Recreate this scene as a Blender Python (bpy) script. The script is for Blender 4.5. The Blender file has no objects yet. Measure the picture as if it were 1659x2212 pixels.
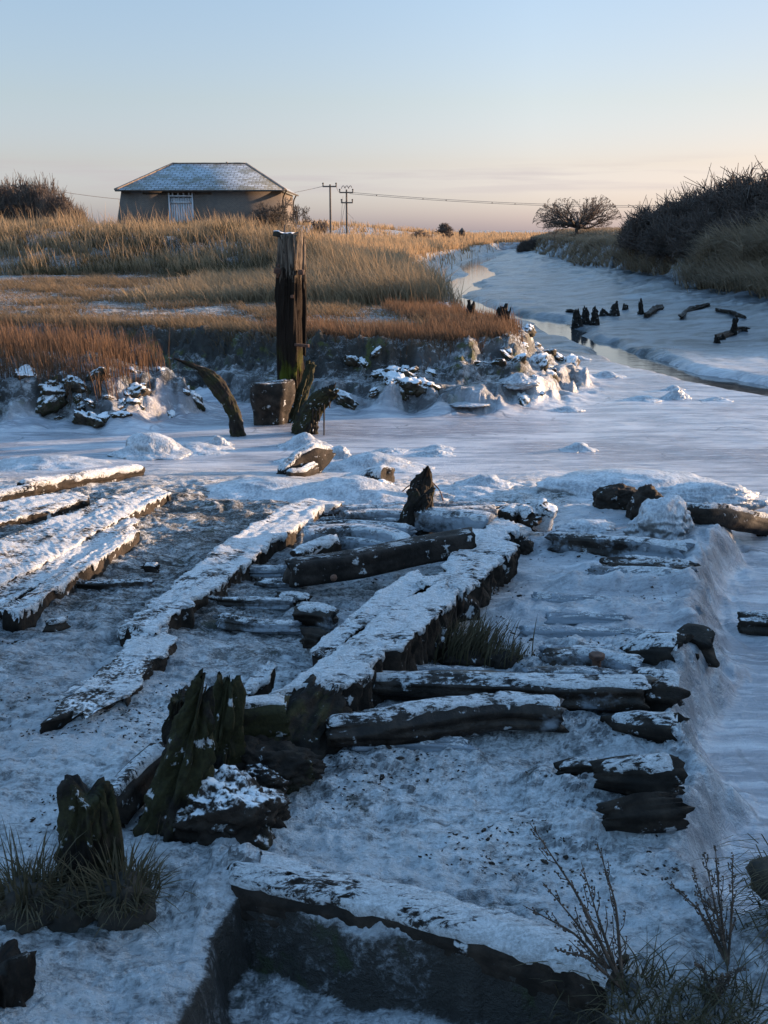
import bpy, math, random
import numpy as np
from math import radians as R

# ------------------------------------------------------------------ camera, sky, sun, exposure
SC = bpy.context.scene
COL = SC.collection
CAM_H, PITCH = 2.6, R(15.8)
cam = bpy.data.cameras.new("camera")
cam.sensor_fit = 'VERTICAL'; cam.sensor_height = 36.0; cam.sensor_width = 27.0
cam.lens = 36.0 * 2149 / 2211.5
cam.clip_start = 0.05; cam.clip_end = 9000
camo = bpy.data.objects.new("camera", cam); COL.objects.link(camo)
camo.location = (0, 0, CAM_H); camo.rotation_euler = (R(90) - PITCH, 0, 0)
SC.camera = camo
SUN_AZ, SUN_EL = R(18), R(8.0)          # azimuth counted from +X (right) towards +Y (away)
SUN_DIR = np.array([math.cos(SUN_AZ) * math.cos(SUN_EL), math.sin(SUN_AZ) * math.cos(SUN_EL), math.sin(SUN_EL)])
wd = bpy.data.worlds.new("World"); SC.world = wd; wd.use_nodes = True
SKY_STRENGTH, SUN_STRENGTH, EXPOSURE = 0.15, 5.0, 1.55
SC.view_settings.view_transform = 'Standard'; SC.view_settings.look = 'None'
SC.view_settings.exposure = EXPOSURE; SC.view_settings.gamma = 1.0
def build_world():
    nt = wd.node_tree; nt.nodes.clear()
    N = nt.nodes.new; L = nt.links.new
    out = N('ShaderNodeOutputWorld'); bg = N('ShaderNodeBackground'); L(bg.outputs[0], out.inputs[0])
    sky = N('ShaderNodeTexSky'); sky.sky_type = 'NISHITA'; sky.sun_disc = False
    sky.sun_elevation = SUN_EL; sky.sun_rotation = math.pi / 2 - SUN_AZ
    sky.altitude = 0; sky.air_density = 1.0; sky.dust_density = 1.2; sky.ozone_density = 2.0
    tc = N('ShaderNodeTexCoord')
    sp = N('ShaderNodeSeparateXYZ'); L(tc.outputs['Generated'], sp.inputs[0])
    # thin low cloud bank: noise stretched along the horizon, kept to a band of elevations
    mp = N('ShaderNodeMapping'); mp.inputs['Scale'].default_value = (5, 5, 90); L(tc.outputs['Generated'], mp.inputs[0])
    nz = N('ShaderNodeTexNoise'); nz.inputs['Scale'].default_value = 1.0; nz.inputs['Detail'].default_value = 6; L(mp.outputs[0], nz.inputs['Vector'])
    cr = N('ShaderNodeMapRange'); cr.inputs[1].default_value = .50; cr.inputs[2].default_value = .66; L(nz.outputs[0], cr.inputs[0])
    band = N('ShaderNodeValToRGB'); L(sp.outputs[2], band.inputs[0])
    e = band.color_ramp.elements
    e[0].position = 0.028; e[0].color = (0, 0, 0, 1); e[1].position = 0.046; e[1].color = (1, 1, 1, 1)
    q = e.new(.054); q.color = (.8, .8, .8, 1); q = e.new(.068); q.color = (0, 0, 0, 1)
    mm = N('ShaderNodeMath'); mm.operation = 'MULTIPLY'; L(cr.outputs[0], mm.inputs[0]); L(band.outputs[0], mm.inputs[1])
    m2 = N('ShaderNodeMath'); m2.operation = 'MULTIPLY'; m2.inputs[1].default_value = .55; L(mm.outputs[0], m2.inputs[0])
    # pink tint at the horizon; overhead sky brightened to lift the shaded foreground
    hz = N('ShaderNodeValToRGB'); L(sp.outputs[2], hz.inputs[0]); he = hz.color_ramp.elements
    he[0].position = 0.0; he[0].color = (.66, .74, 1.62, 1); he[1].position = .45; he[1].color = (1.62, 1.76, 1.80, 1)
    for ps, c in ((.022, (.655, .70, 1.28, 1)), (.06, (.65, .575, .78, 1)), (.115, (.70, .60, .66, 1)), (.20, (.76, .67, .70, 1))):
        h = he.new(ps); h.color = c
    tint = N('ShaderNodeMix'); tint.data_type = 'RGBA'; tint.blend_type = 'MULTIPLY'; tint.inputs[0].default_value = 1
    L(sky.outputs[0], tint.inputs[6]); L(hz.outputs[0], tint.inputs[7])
    dt = N('ShaderNodeVectorMath'); dt.operation = 'DOT_PRODUCT'; L(tc.outputs['Generated'], dt.inputs[0]); dt.inputs[1].default_value = tuple(SUN_DIR)
    gl = N('ShaderNodeMapRange'); gl.inputs[1].default_value = .45; gl.inputs[2].default_value = .95; gl.inputs[3].default_value = 1.0; gl.inputs[4].default_value = .55; L(dt.outputs['Value'], gl.inputs[0])
    lo = N('ShaderNodeMapRange'); lo.inputs[1].default_value = .22; lo.inputs[2].default_value = .40; L(sp.outputs[2], lo.inputs[0])
    gx = N('ShaderNodeMix'); L(lo.outputs[0], gx.inputs[0]); L(gl.outputs[0], gx.inputs[2]); gx.inputs[3].default_value = 1.0
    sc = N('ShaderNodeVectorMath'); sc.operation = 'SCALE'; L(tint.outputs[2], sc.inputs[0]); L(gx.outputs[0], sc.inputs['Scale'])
    cl = N('ShaderNodeMix'); cl.data_type = 'RGBA'; L(m2.outputs[0], cl.inputs[0]); wm = N('ShaderNodeMix'); wm.data_type = 'RGBA'; wm.blend_type = 'MULTIPLY'; L(sc.outputs[0], wm.inputs[6]); wm.inputs[7].default_value = (1.05, .975, .89, 1)
    gw = N('ShaderNodeMapRange'); gw.inputs[1].default_value = .10; gw.inputs[2].default_value = .75; L(dt.outputs['Value'], gw.inputs[0])
    gz = N('ShaderNodeMapRange'); gz.inputs[1].default_value = .22; gz.inputs[2].default_value = .03; L(sp.outputs[2], gz.inputs[0])
    gm = N('ShaderNodeMath'); gm.operation = 'MULTIPLY'; L(gw.outputs[0], gm.inputs[0]); L(gz.outputs[0], gm.inputs[1]); L(gm.outputs[0], wm.inputs[0])
    L(wm.outputs[2], cl.inputs[6])
    cl.inputs[7].default_value = (1.28, 1.13, 1.20, 1)
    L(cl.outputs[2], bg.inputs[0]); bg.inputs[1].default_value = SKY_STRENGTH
build_world()
sl = bpy.data.lights.new("sun", 'SUN'); sl.energy = SUN_STRENGTH; sl.angle = R(0.5); sl.color = (1.0, .67, .41)
so = bpy.data.objects.new("sun", sl); COL.objects.link(so)
from mathutils import Vector
so.rotation_euler = Vector(SUN_DIR).to_track_quat('Z', 'Y').to_euler(); so.location = (40, 20, 30)

# ------------------------------------------------------------------ geometry of the view: a pixel of the photograph at a known height
FPX = 2149.0
def ray(px, py):
    a = (px - 829.5) / FPX; b = -(py - 1105.5) / FPX
    return np.array([a, math.cos(PITCH) + b * math.sin(PITCH), -math.sin(PITCH) + b * math.cos(PITCH)])
def F(px, py, z=0.0):                     # where that line of sight meets the level z
    r = ray(px, py); t = (z - CAM_H) / r[2]
    return np.array([0, 0, CAM_H]) + r * t
def D(px, py, y):                         # where it meets the distance y
    r = ray(px, py); t = y / r[1]
    return np.array([0, 0, CAM_H]) + r * t
def F2(pts, z): return np.array([F(p[0], p[1], z)[:2] for p in pts])

# ------------------------------------------------------------------ noise
def _hash(ix, iy, iz, seed):
    h = (ix.astype(np.uint32) * np.uint32(374761393) + iy.astype(np.uint32) * np.uint32(668265263)
         + iz.astype(np.uint32) * np.uint32(2246822519) + np.uint32((seed * 3266489917 + 12345) & 0xffffffff))
    h = (h ^ (h >> np.uint32(13))) * np.uint32(1274126177)
    h = (h ^ (h >> np.uint32(16))) * np.uint32(2246822519)
    h = h ^ (h >> np.uint32(15))
    return h.astype(np.float64) / 4294967295.0
def vn2(x, y, seed=0):
    xi = np.floor(x); yi = np.floor(y); fx = x - xi; fy = y - yi
    xi = xi.astype(np.int64); yi = yi.astype(np.int64); z = np.zeros_like(xi)
    fx = fx * fx * fx * (fx * (fx * 6 - 15) + 10); fy = fy * fy * fy * (fy * (fy * 6 - 15) + 10)
    a = _hash(xi, yi, z, seed); b = _hash(xi + 1, yi, z, seed); c = _hash(xi, yi + 1, z, seed); d = _hash(xi + 1, yi + 1, z, seed)
    return ((a + (b - a) * fx) * (1 - fy) + (c + (d - c) * fx) * fy) * 2 - 1
def vn3(x, y, z, seed=0):
    xi = np.floor(x); yi = np.floor(y); zi = np.floor(z); fx = x - xi; fy = y - yi; fz = z - zi
    xi = xi.astype(np.int64); yi = yi.astype(np.int64); zi = zi.astype(np.int64)
    fx = fx * fx * (3 - 2 * fx); fy = fy * fy * (3 - 2 * fy); fz = fz * fz * (3 - 2 * fz)
    def pl(k):
        a = _hash(xi, yi, zi + k, seed); b = _hash(xi + 1, yi, zi + k, seed); c = _hash(xi, yi + 1, zi + k, seed); d = _hash(xi + 1, yi + 1, zi + k, seed)
        return (a + (b - a) * fx) * (1 - fy) + (c + (d - c) * fx) * fy
    p = pl(0); q = pl(1)
    return (p + (q - p) * fz) * 2 - 1
def fbm2(x, y, oct=4, seed=0, gain=.5):
    s = 0; a = 1.0; t = 0
    for o in range(oct):
        s = s + a * vn2(x, y, seed + o * 17); t += a; a *= gain; x = x * 2.03 + 5.3; y = y * 2.03 - 3.7
    return s / t
def fbm3(x, y, z, oct=3, seed=0, gain=.5):
    s = 0; a = 1.0; t = 0
    for o in range(oct):
        s = s + a * vn3(x, y, z, seed + o * 17); t += a; a *= gain; x = x * 2.03 + 5.3; y = y * 2.03 - 3.7; z = z * 2.03 + 1.9
    return s / t
def ss(a, b, x):
    t = np.clip((x - a) / (b - a), 0, 1); return t * t * (3 - 2 * t)
def polysd(P, X, Y):                      # signed distance to a polygon, positive inside
    P = np.asarray(P, float); n = len(P); best = np.full(X.shape, 1e18); ins = np.zeros(X.shape, bool)
    for i in range(n):
        ax, ay = P[i]; bx, by = P[(i + 1) % n]; ex, ey = bx - ax, by - ay
        wx, wy = X - ax, Y - ay
        t = np.clip((wx * ex + wy * ey) / (ex * ex + ey * ey + 1e-12), 0, 1)
        best = np.minimum(best, (wx - ex * t) ** 2 + (wy - ey * t) ** 2)
        if ay != by:
            ins ^= ((ay > Y) != (by > Y)) & (X < ax + (Y - ay) * ex / ey)
    d = np.sqrt(best); return np.where(ins, d, -d)
def linesd(P, X, Y):                      # distance to a polyline and the height along it
    best = np.full(X.shape, 1e18)
    for i in range(len(P) - 1):
        ax, ay = P[i][:2]; bx, by = P[i + 1][:2]; ex, ey = bx - ax, by - ay
        t = np.clip(((X - ax) * ex + (Y - ay) * ey) / (ex * ex + ey * ey + 1e-12), 0, 1)
        best = np.minimum(best, (X - ax - ex * t) ** 2 + (Y - ay - ey * t) ** 2)
    return np.sqrt(best)

# ------------------------------------------------------------------ meshes
def link(name, me, mat, parent=None, loc=None):
    o = bpy.data.objects.new(name, me); COL.objects.link(o)
    if mat is not None: me.materials.append(mat)
    if parent is not None: o.parent = parent
    if loc is not None: o.location = loc
    return o
def mk(name, V, quads=None, tris=None, mat=None, parent=None, smooth=True, attrs=None, polys=None, origin=None):
    V = np.asarray(V, float).reshape(-1, 3)
    if parent is not None: org = np.array(parent['org'])
    elif origin is not None: org = np.asarray(origin, float)
    else: org = np.array([V[:, 0].mean(), V[:, 1].mean(), V[:, 2].min()])
    V = V - org
    me = bpy.data.meshes.new(name)
    idx = []; st = []; k = 0
    if quads is not None and len(quads):
        q = np.asarray(quads, np.int32).reshape(-1, 4); idx.append(q.ravel()); st.append(np.arange(len(q)) * 4 + k); k += q.size
    if tris is not None and len(tris):
        t = np.asarray(tris, np.int32).reshape(-1, 3); idx.append(t.ravel()); st.append(np.arange(len(t)) * 3 + k); k += t.size
    if polys:
        for p in polys:
            idx.append(np.asarray(p, np.int32)); st.append(np.array([k])); k += len(p)
    idx = np.concatenate(idx).astype(np.int32); st = np.concatenate(st).astype(np.int32)
    me.vertices.add(len(V)); me.vertices.foreach_set('co', V.astype(np.float32).ravel())
    me.loops.add(len(idx)); me.loops.foreach_set('vertex_index', idx)
    me.polygons.add(len(st)); me.polygons.foreach_set('loop_start', st)
    me.update(calc_edges=True); me.validate()
    if smooth: me.polygons.foreach_set('use_smooth', np.ones(len(me.polygons), bool))
    for n, a in (attrs or {}).items():
        at = me.attributes.new(n, 'FLOAT', 'POINT'); at.data.foreach_set('value', np.asarray(a, np.float32).ravel())
    o = link(name, me, mat, parent)
    if parent is None: o.location = org; o['org'] = [float(v) for v in org]
    else: o['org'] = [float(v) for v in org]
    return o
def tag(o, label=None, cat=None, group=None, kind=None):
    if label: o['label'] = label; o['kind'] = 'thing'
    if cat: o['category'] = cat
    if group: o['group'] = group
    if kind: o['kind'] = kind
    return o
def empty(name, loc):
    o = bpy.data.objects.new(name, None); COL.objects.link(o); o.location = loc; o['org'] = [float(v) for v in loc]; return o

def frame(T, up=(0, 0, 1)):
    up = np.asarray(up, float); s = np.cross(T, up); s /= np.linalg.norm(s, axis=-1, keepdims=True) + 1e-9
    u = np.cross(s, T); return s, u
def resample(P, n):
    P = np.asarray(P, float); d = np.r_[0, np.cumsum(np.linalg.norm(np.diff(P, axis=0), axis=1))]
    t = np.linspace(0, d[-1], n); return np.stack([np.interp(t, d, P[:, k]) for k in range(P.shape[1])], 1), d[-1]
def smoothpath(P, n):
    Q, L = resample(P, n)
    k = max(1, n // (len(P) * 5)) if len(P) > 2 else 0
    if k:
        for _ in range(2):
            pad = np.vstack([np.repeat(Q[:1], k, 0), Q, np.repeat(Q[-1:], k, 0)])
            Q2 = np.stack([np.convolve(pad[:, c], np.ones(2 * k + 1) / (2 * k + 1), 'valid') for c in range(Q.shape[1])], 1)
            Q2[0] = Q[0]; Q2[-1] = Q[-1]; Q = Q2
    return Q, L
def grid_quads(n, m, wrap=False, off=0):
    i = np.arange(n - 1)[:, None]; j = np.arange(m if wrap else m - 1)[None, :]
    a = i * m + j; b = i * m + (j + 1) % m; c = (i + 1) * m + (j + 1) % m; d = (i + 1) * m + j
    return (np.stack([a, b, c, d], -1).reshape(-1, 4) + off)
def sweep(path, w, h, ex=2.0, up=(0, 0, 1), roll=0.0, M=36, step=.03, amp=.02, kl=2.0, kc=3.0, jag=(.03, .03), lobes=0.0, seed=0, fine=.25):
    """bar swept along a path: w, h are half sizes (numbers or lists), ex the roundness of its section"""
    path = np.asarray(path, float); L0 = np.linalg.norm(np.diff(path, axis=0), axis=1).sum()
    n = int(np.clip(L0 / step, 8, 420)); C, L = smoothpath(path, n)
    T = np.gradient(C, axis=0); T /= np.linalg.norm(T, axis=1, keepdims=True)
    S, U = frame(T, up); t = np.linspace(0, 1, n)
    W = np.interp(t, np.linspace(0, 1, np.size(w)), np.atleast_1d(w)); H = np.interp(t, np.linspace(0, 1, np.size(h)), np.atleast_1d(h))
    th = np.linspace(0, 2 * math.pi, M, endpoint=False)
    c = np.cos(th); s = np.sin(th)
    rr = (np.abs(c) ** ex + np.abs(s) ** ex) ** (-1 / ex); cx = c * rr; cy = s * rr
    cr, sr = math.cos(roll), math.sin(roll); cx, cy = cx * cr - cy * sr, cx * sr + cy * cr
    tt, tth = np.meshgrid(t * L, th, indexing='ij')
    d = fbm3(tt * kl, np.cos(tth) * kc + seed * 3.1, np.sin(tth) * kc, 4, seed) * amp
    d += fine * amp * fbm3(tt * kl * 1.6, np.cos(tth) * kc * 7 + seed, np.sin(tth) * kc * 7, 2, seed + 9)
    if lobes: d += lobes * fbm3(tt * .8, np.cos(tth) * 1.6 + seed * 7.7, np.sin(tth) * 1.6, 2, seed + 5)
    sx = W[:, None] * cx[None]; sy = H[:, None] * cy[None]; ln = np.sqrt(sx ** 2 + sy ** 2) + 1e-6
    k = np.clip(1 + d / ln, .25, 3); sx = sx * k; sy = sy * k
    j0 = fbm2(np.cos(th) * 1.3 + seed, np.sin(th) * 1.3 + 4, 4, seed + 3, .5) * 1.3 * jag[0]; j1 = fbm2(np.cos(th) * 1.3 - seed, np.sin(th) * 1.3 + 9, 4, seed + 4, .5) * 1.3 * jag[1]
    sh = j0[None] * (1 - ss(0, .3, t))[:, None] + j1[None] * ss(.7, 1, t)[:, None]
    V = C[:, None] + S[:, None] * sx[..., None] + U[:, None] * sy[..., None] + T[:, None] * sh[..., None]
    nv = n * M; V = V.reshape(-1, 3)
    q = grid_quads(n, M, True)
    c0 = C[0] + T[0] * (abs(jag[0]) * .5); c1 = C[-1] - T[-1] * (abs(jag[1]) * .5)
    # recessed end faces
    e0 = C[0] + (V[:M] - C[0]) * .6 + T[0] * abs(jag[0]) * .15; e1 = C[-1] + (V[nv - M:nv] - C[-1]) * .6 - T[-1] * abs(jag[1]) * .15
    V = np.vstack([V, e0, e1, c0[None], c1[None]])
    ar = np.arange(M); br = (ar + 1) % M
    q = np.vstack([q, np.stack([br, ar, nv + ar, nv + br], 1), np.stack([nv - M + ar, nv - M + br, nv + M + br, nv + M + ar], 1)])
    tr = np.vstack([np.stack([nv + br, nv + ar, np.full(M, nv + 2 * M)], 1), np.stack([nv + M + ar, nv + M + br, np.full(M, nv + 2 * M + 1)], 1)])
    info = dict(C=C, T=T, S=S, U=U, sx=sx, sy=sy, th=th, n=n, M=M, L=L, t=t)
    return V, q[:, ::-1], tr[:, ::-1], info
def crust_on(info, thick=.015, spread=1.0, seed=0, rag=.35, inset=.02):
    """blanket of hoar frost over the upper side of a swept bar"""
    C, S, U, n = info['C'], info['S'], info['U'], info['n']
    t = info['t']; K = 15
    up = np.arctan2(U[:, 2], S[:, 2]) if False else np.full(n, math.pi / 2)
    a0 = up - spread * (1 + rag * fbm2(t * info['L'] * 9, t * 0 + seed, 4, seed, .75)); a1 = up + spread * (1 + rag * fbm2(t * info['L'] * 9 + 40, t * 0 + seed, 4, seed + 3, .75))
    u = np.linspace(0, 1, K); A = a0[:, None] + (a1 - a0)[:, None] * u[None]
    M = info['M']; th = np.r_[info['th'], 2 * math.pi]
    sx = np.concatenate([info['sx'], info['sx'][:, :1]], 1); sy = np.concatenate([info['sy'], info['sy'][:, :1]], 1)
    f = (A % (2 * math.pi)) / (2 * math.pi) * M; i0 = np.clip(np.floor(f).astype(int), 0, M - 1); fr = f - i0
    r = np.arange(n)[:, None]
    x = sx[r, i0] * (1 - fr) + sx[r, i0 + 1] * fr; y = sy[r, i0] * (1 - fr) + sy[r, i0 + 1] * fr
    prof = np.minimum(1, np.minimum(u, 1 - u) * 7)[None] * np.minimum(1, np.minimum(t, 1 - t) * 40)[:, None]
    off = thick * prof * (1 + .6 * fbm2(A * 4, t[:, None] * info['L'] * 14 + seed, 3, seed + 7)) - .006 * (prof < .05)
    ln = np.sqrt(x * x + y * y) + 1e-6
    V = C[:, None] + S[:, None] * (x * (1 + off / ln))[..., None] + U[:, None] * (y * (1 + off / ln))[..., None]
    return V.reshape(-1, 3), grid_quads(n, K)[:, ::-1]
def board(Lw, Rw, th=.12, seed=0, rag=.02, end_rag=.06, K=14, step=.014, fringe=.045, crust=.014, side_noise=.02, bottom_taper=.0, rough=.012):
    """thick weathered board given by its two upper edges (world polylines); returns wood and frost shells"""
    Lw = np.asarray(Lw, float); Rw = np.asarray(Rw, float)
    L0 = max(np.linalg.norm(np.diff(Lw, axis=0), axis=1).sum(), np.linalg.norm(np.diff(Rw, axis=0), axis=1).sum())
    n = int(np.clip(L0 / step, 12, 380)); A, _ = smoothpath(Lw, n); B, _ = smoothpath(Rw, n)
    t = np.linspace(0, 1, n); s = t * L0
    X = B - A; wd_ = np.linalg.norm(X, axis=1, keepdims=True); X = X / wd_
    T = np.gradient((A + B) / 2, axis=0); T /= np.linalg.norm(T, axis=1, keepdims=True)
    nl = fbm2(s * 5, s * 0 + seed, 5, seed, .7) * rag; nr = fbm2(s * 5, s * 0 + seed + 50, 5, seed + 1, .7) * rag - 1.3 * rag * ss(.12, .34, fbm2(s * 2.3, s * 0 + seed, 3, seed + 60))
    A = A + X * nl[:, None]; B = B + X * nr[:, None]
    u = np.linspace(0, 1, K)
    top = A[:, None] * (1 - u)[None, :, None] + B[:, None] * u[None, :, None]
    ee = np.stack([fbm2(u * 5 + seed, u * 0 + 3, 4, seed + 2, .75) * end_rag, fbm2(u * 5 + seed, u * 0 + 30, 4, seed + 4, .75) * end_rag])
    wgt = np.stack([(1 - ss(0, .12, t)), ss(.88, 1, t)], 1)
    top = top + T[:, None] * (wgt @ ee)[..., None]
    ug, sg = np.meshgrid(u * wd_.mean(), s)
    dz = fbm2(sg * 2.2, ug * 14 + seed, 3, seed + 6) * rough + fbm2(sg * 1.1 + seed, ug * 2, 3, seed + 8) * rough * 1.5
    top[..., 2] += dz
    # sides
    m = 6; v = np.linspace(0, 1, m + 1)[1:]
    def side(E, sgn, sd):
        vg, s2 = np.meshgrid(v, s)
        d = fbm2(s2 * 9, vg * 2 + sd, 4, sd, .65) * side_noise + fbm2(s2 * 30, vg * 1.2, 2, sd + 5) * side_noise * .5 - bottom_taper * vg
        P = E[:, None] + X[:, None] * (sgn * d)[..., None]
        P[..., 2] -= vg * th; return P
    SL = side(top[:, 0], -1, seed + 11)[:, ::-1]; SR = side(top[:, -1], 1, seed + 13)
    loop = np.concatenate([SL, top, SR], 1); M = loop.shape[1]
    V = loop.reshape(-1, 3); q = grid_quads(n, M, True); nv = len(V)
    c0 = loop[0].mean(0) + T[0] * .02; c1 = loop[-1].mean(0) - T[-1] * .02
    V = np.vstack([V, c0[None], c1[None]]); ar = np.arange(M); br = (ar + 1) % M
    tr = np.vstack([np.stack([br, ar, np.full(M, nv)], 1), np.stack([nv - M + ar, nv - M + br, np.full(M, nv + 1)], 1)])
    # frost: over the top, hanging in teeth over both edges and the near end
    tops = top.copy(); tops[..., 2] += crust * (1.1 + .8 * fbm2(sg * 3.1, ug * 5 + seed, 2, seed + 22) + .8 * fbm2(sg * 22, ug * 30 + seed, 3, seed + 20, .7))
    def teeth(E, sgn, sd):
        j = np.clip(.45 + 1.1 * fbm2(s * 16, s * 0 + sd, 3, sd, .8), .03, 1.4) * fringe
        o = E[:, None] + np.zeros((1, 3, 1))
        out = np.array([.012, .016, .004])[None] + .008 * fbm2(s[:, None] * 22 + sd, np.array([[0., 1., 2.]]), 2, sd + 3)
        dn = np.array([.1, .6, 1.0])[None] * j[:, None]
        P = o + X[:, None] * (sgn * out)[..., None]; P[..., 2] -= dn; return P
    FL = teeth(tops[:, 0], -1, seed + 31)[:, ::-1]; FR = teeth(tops[:, -1], 1, seed + 37)
    fl = np.concatenate([FL, tops, FR], 1); M2 = fl.shape[1]
    e = fl[0].copy(); e2 = fl[-1].copy()
    kk = np.arange(M2)
    jj = np.clip(.4 + 1.1 * fbm2(kk * .8, kk * 0. + seed, 2, seed + 41), .02, 1.3) * fringe
    e = e - T[0] * .01; e[:, 2] -= jj; e2 = e2 + T[-1] * .01; e2[:, 2] -= jj
    fl = np.concatenate([e[None], fl, e2[None]], 0)
    return V, q, tr, fl.reshape(-1, 3), grid_quads(n + 2, M2)

def tubes(P0, P1, r0, r1, k=3):
    P0 = np.asarray(P0, float); P1 = np.asarray(P1, float); n = len(P0)
    T = P1 - P0; T /= np.linalg.norm(T, axis=1, keepdims=True) + 1e-9
    ref = np.where(np.abs(T[:, 2:3]) > .9, np.array([[1., 0, 0]]), np.array([[0, 0, 1.]]))
    S = np.cross(T, ref); S /= np.linalg.norm(S, axis=1, keepdims=True) + 1e-9; U = np.cross(S, T)
    th = np.linspace(0, 2 * math.pi, k, endpoint=False)
    ring = S[:, None] * np.cos(th)[None, :, None] + U[:, None] * np.sin(th)[None, :, None]
    r0 = np.broadcast_to(r0, (n,)); r1 = np.broadcast_to(r1, (n,))
    V = np.concatenate([P0[:, None] + ring * r0[:, None, None], P1[:, None] + ring * r1[:, None, None]], 1).reshape(-1, 3)
    a = np.arange(k); b = (a + 1) % k
    q = np.stack([a, b, b + k, a + k], 1)[None] + (np.arange(n) * 2 * k)[:, None, None]
    return V, q.reshape(-1, 4)
def blades(name, P, H, W, az, lean, mat, seed=1, kind='stuff', parent=None, droop=0.0):
    rng = np.random.default_rng(seed); n = len(P)
    d = np.stack([np.cos(az), np.sin(az), np.zeros(n)], 1)
    sa = rng.uniform(0, 2 * math.pi, n); s = np.stack([np.cos(sa), np.sin(sa), np.zeros(n)], 1)
    H = np.broadcast_to(H, (n,)); W = np.broadcast_to(W, (n,)); lean = np.broadcast_to(lean, (n,))
    def at(f): return P + d * (H * lean * f ** 2)[:, None] + np.array([0, 0, 1.])[None] * (H * (f - .5 * lean ** 2 * f ** 2 - droop * f ** 3))[:, None]
    b = at(0.); m = at(.45); m2 = at(.8); t = at(1.0)
    w = (W / 2)[:, None] * s
    V = np.stack([b - w, b + w, m - w * .85, m + w * .85, m2 - w * .5, m2 + w * .5, t], 1).reshape(-1, 3)
    o = (np.arange(n) * 7)[:, None]
    q = np.concatenate([o + np.array([[0, 1, 3, 2]]), o + np.array([[2, 3, 5, 4]])]); tr = o + np.array([[4, 5, 6]])
    rnd = np.repeat(rng.random(n), 7); hh = np.tile(np.array([0, 0, .45, .45, .8, .8, 1.]), n)
    ob = mk(name, V, q, tr, mat, parent, False, dict(rnd=rnd, hgt=hh), origin=(0, 0, 0) if parent is None else None)
    if kind: ob['kind'] = kind
    return ob

# ------------------------------------------------------------------ materials
def mat_new(name):
    m = bpy.data.materials.new(name); m.use_nodes = True; nt = m.node_tree
    b = nt.nodes['Principled BSDF']; return m, nt, b
class NB:
    def __init__(s, nt): s.nt = nt
    def n(s, t, **k):
        x = s.nt.nodes.new(t)
        for a, v in k.items(): setattr(x, a, v)
        return x
    def l(s, a, b): s.nt.links.new(a, b)
    def noise(s, vec, scale, detail=4, rough=.55, sc=None, dist=0):
        if sc is not None:
            mp = s.n('ShaderNodeMapping'); mp.inputs['Scale'].default_value = sc; s.l(vec, mp.inputs[0]); vec = mp.outputs[0]
        x = s.n('ShaderNodeTexNoise'); x.inputs['Scale'].default_value = scale; x.inputs['Detail'].default_value = detail
        x.inputs['Roughness'].default_value = rough; x.inputs['Distortion'].default_value = dist; s.l(vec, x.inputs['Vector']); return x.outputs[0]
    def rng(s, v, a, b, c=0., d=1., sm=True):
        x = s.n('ShaderNodeMapRange')
        if sm: x.interpolation_type = 'SMOOTHSTEP'
        for i, q in enumerate((a, b, c, d)):
            if hasattr(q, 'links'): s.l(q, x.inputs[i + 1])
            else: x.inputs[i + 1].default_value = q
        s.l(v, x.inputs[0]); return x.outputs[0]
    def m(s, op, a, b=None):
        x = s.n('ShaderNodeMath', operation=op)
        for i, q in enumerate((a, b)):
            if q is None: continue
            if hasattr(q, 'links'): s.l(q, x.inputs[i])
            else: x.inputs[i].default_value = q
        return x.outputs[0]
    def mix(s, f, a, b, blend='MIX'):
        x = s.n('ShaderNodeMix', data_type='RGBA', blend_type=blend)
        for i, q in ((0, f), (6, a), (7, b)):
            if hasattr(q, 'links'): s.l(q, x.inputs[i])
            elif i == 0: x.inputs[0].default_value = q
            else: x.inputs[i].default_value = (*q, 1)
        return x.outputs[2]
    def bump(s, h, strength=.5, dist=.01, nrm=None):
        x = s.n('ShaderNodeBump'); x.inputs['Strength'].default_value = strength; x.inputs['Distance'].default_value = dist
        s.l(h, x.inputs['Height'])
        if nrm is not None: s.l(nrm, x.inputs['Normal'])
        return x.outputs[0]
    def attr(s, name): return s.n('ShaderNodeAttribute', attribute_name=name).outputs['Fac']
FROST = (.70, .73, .77)
MUD = (.030, .026, .023)
_mc = {}
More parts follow.
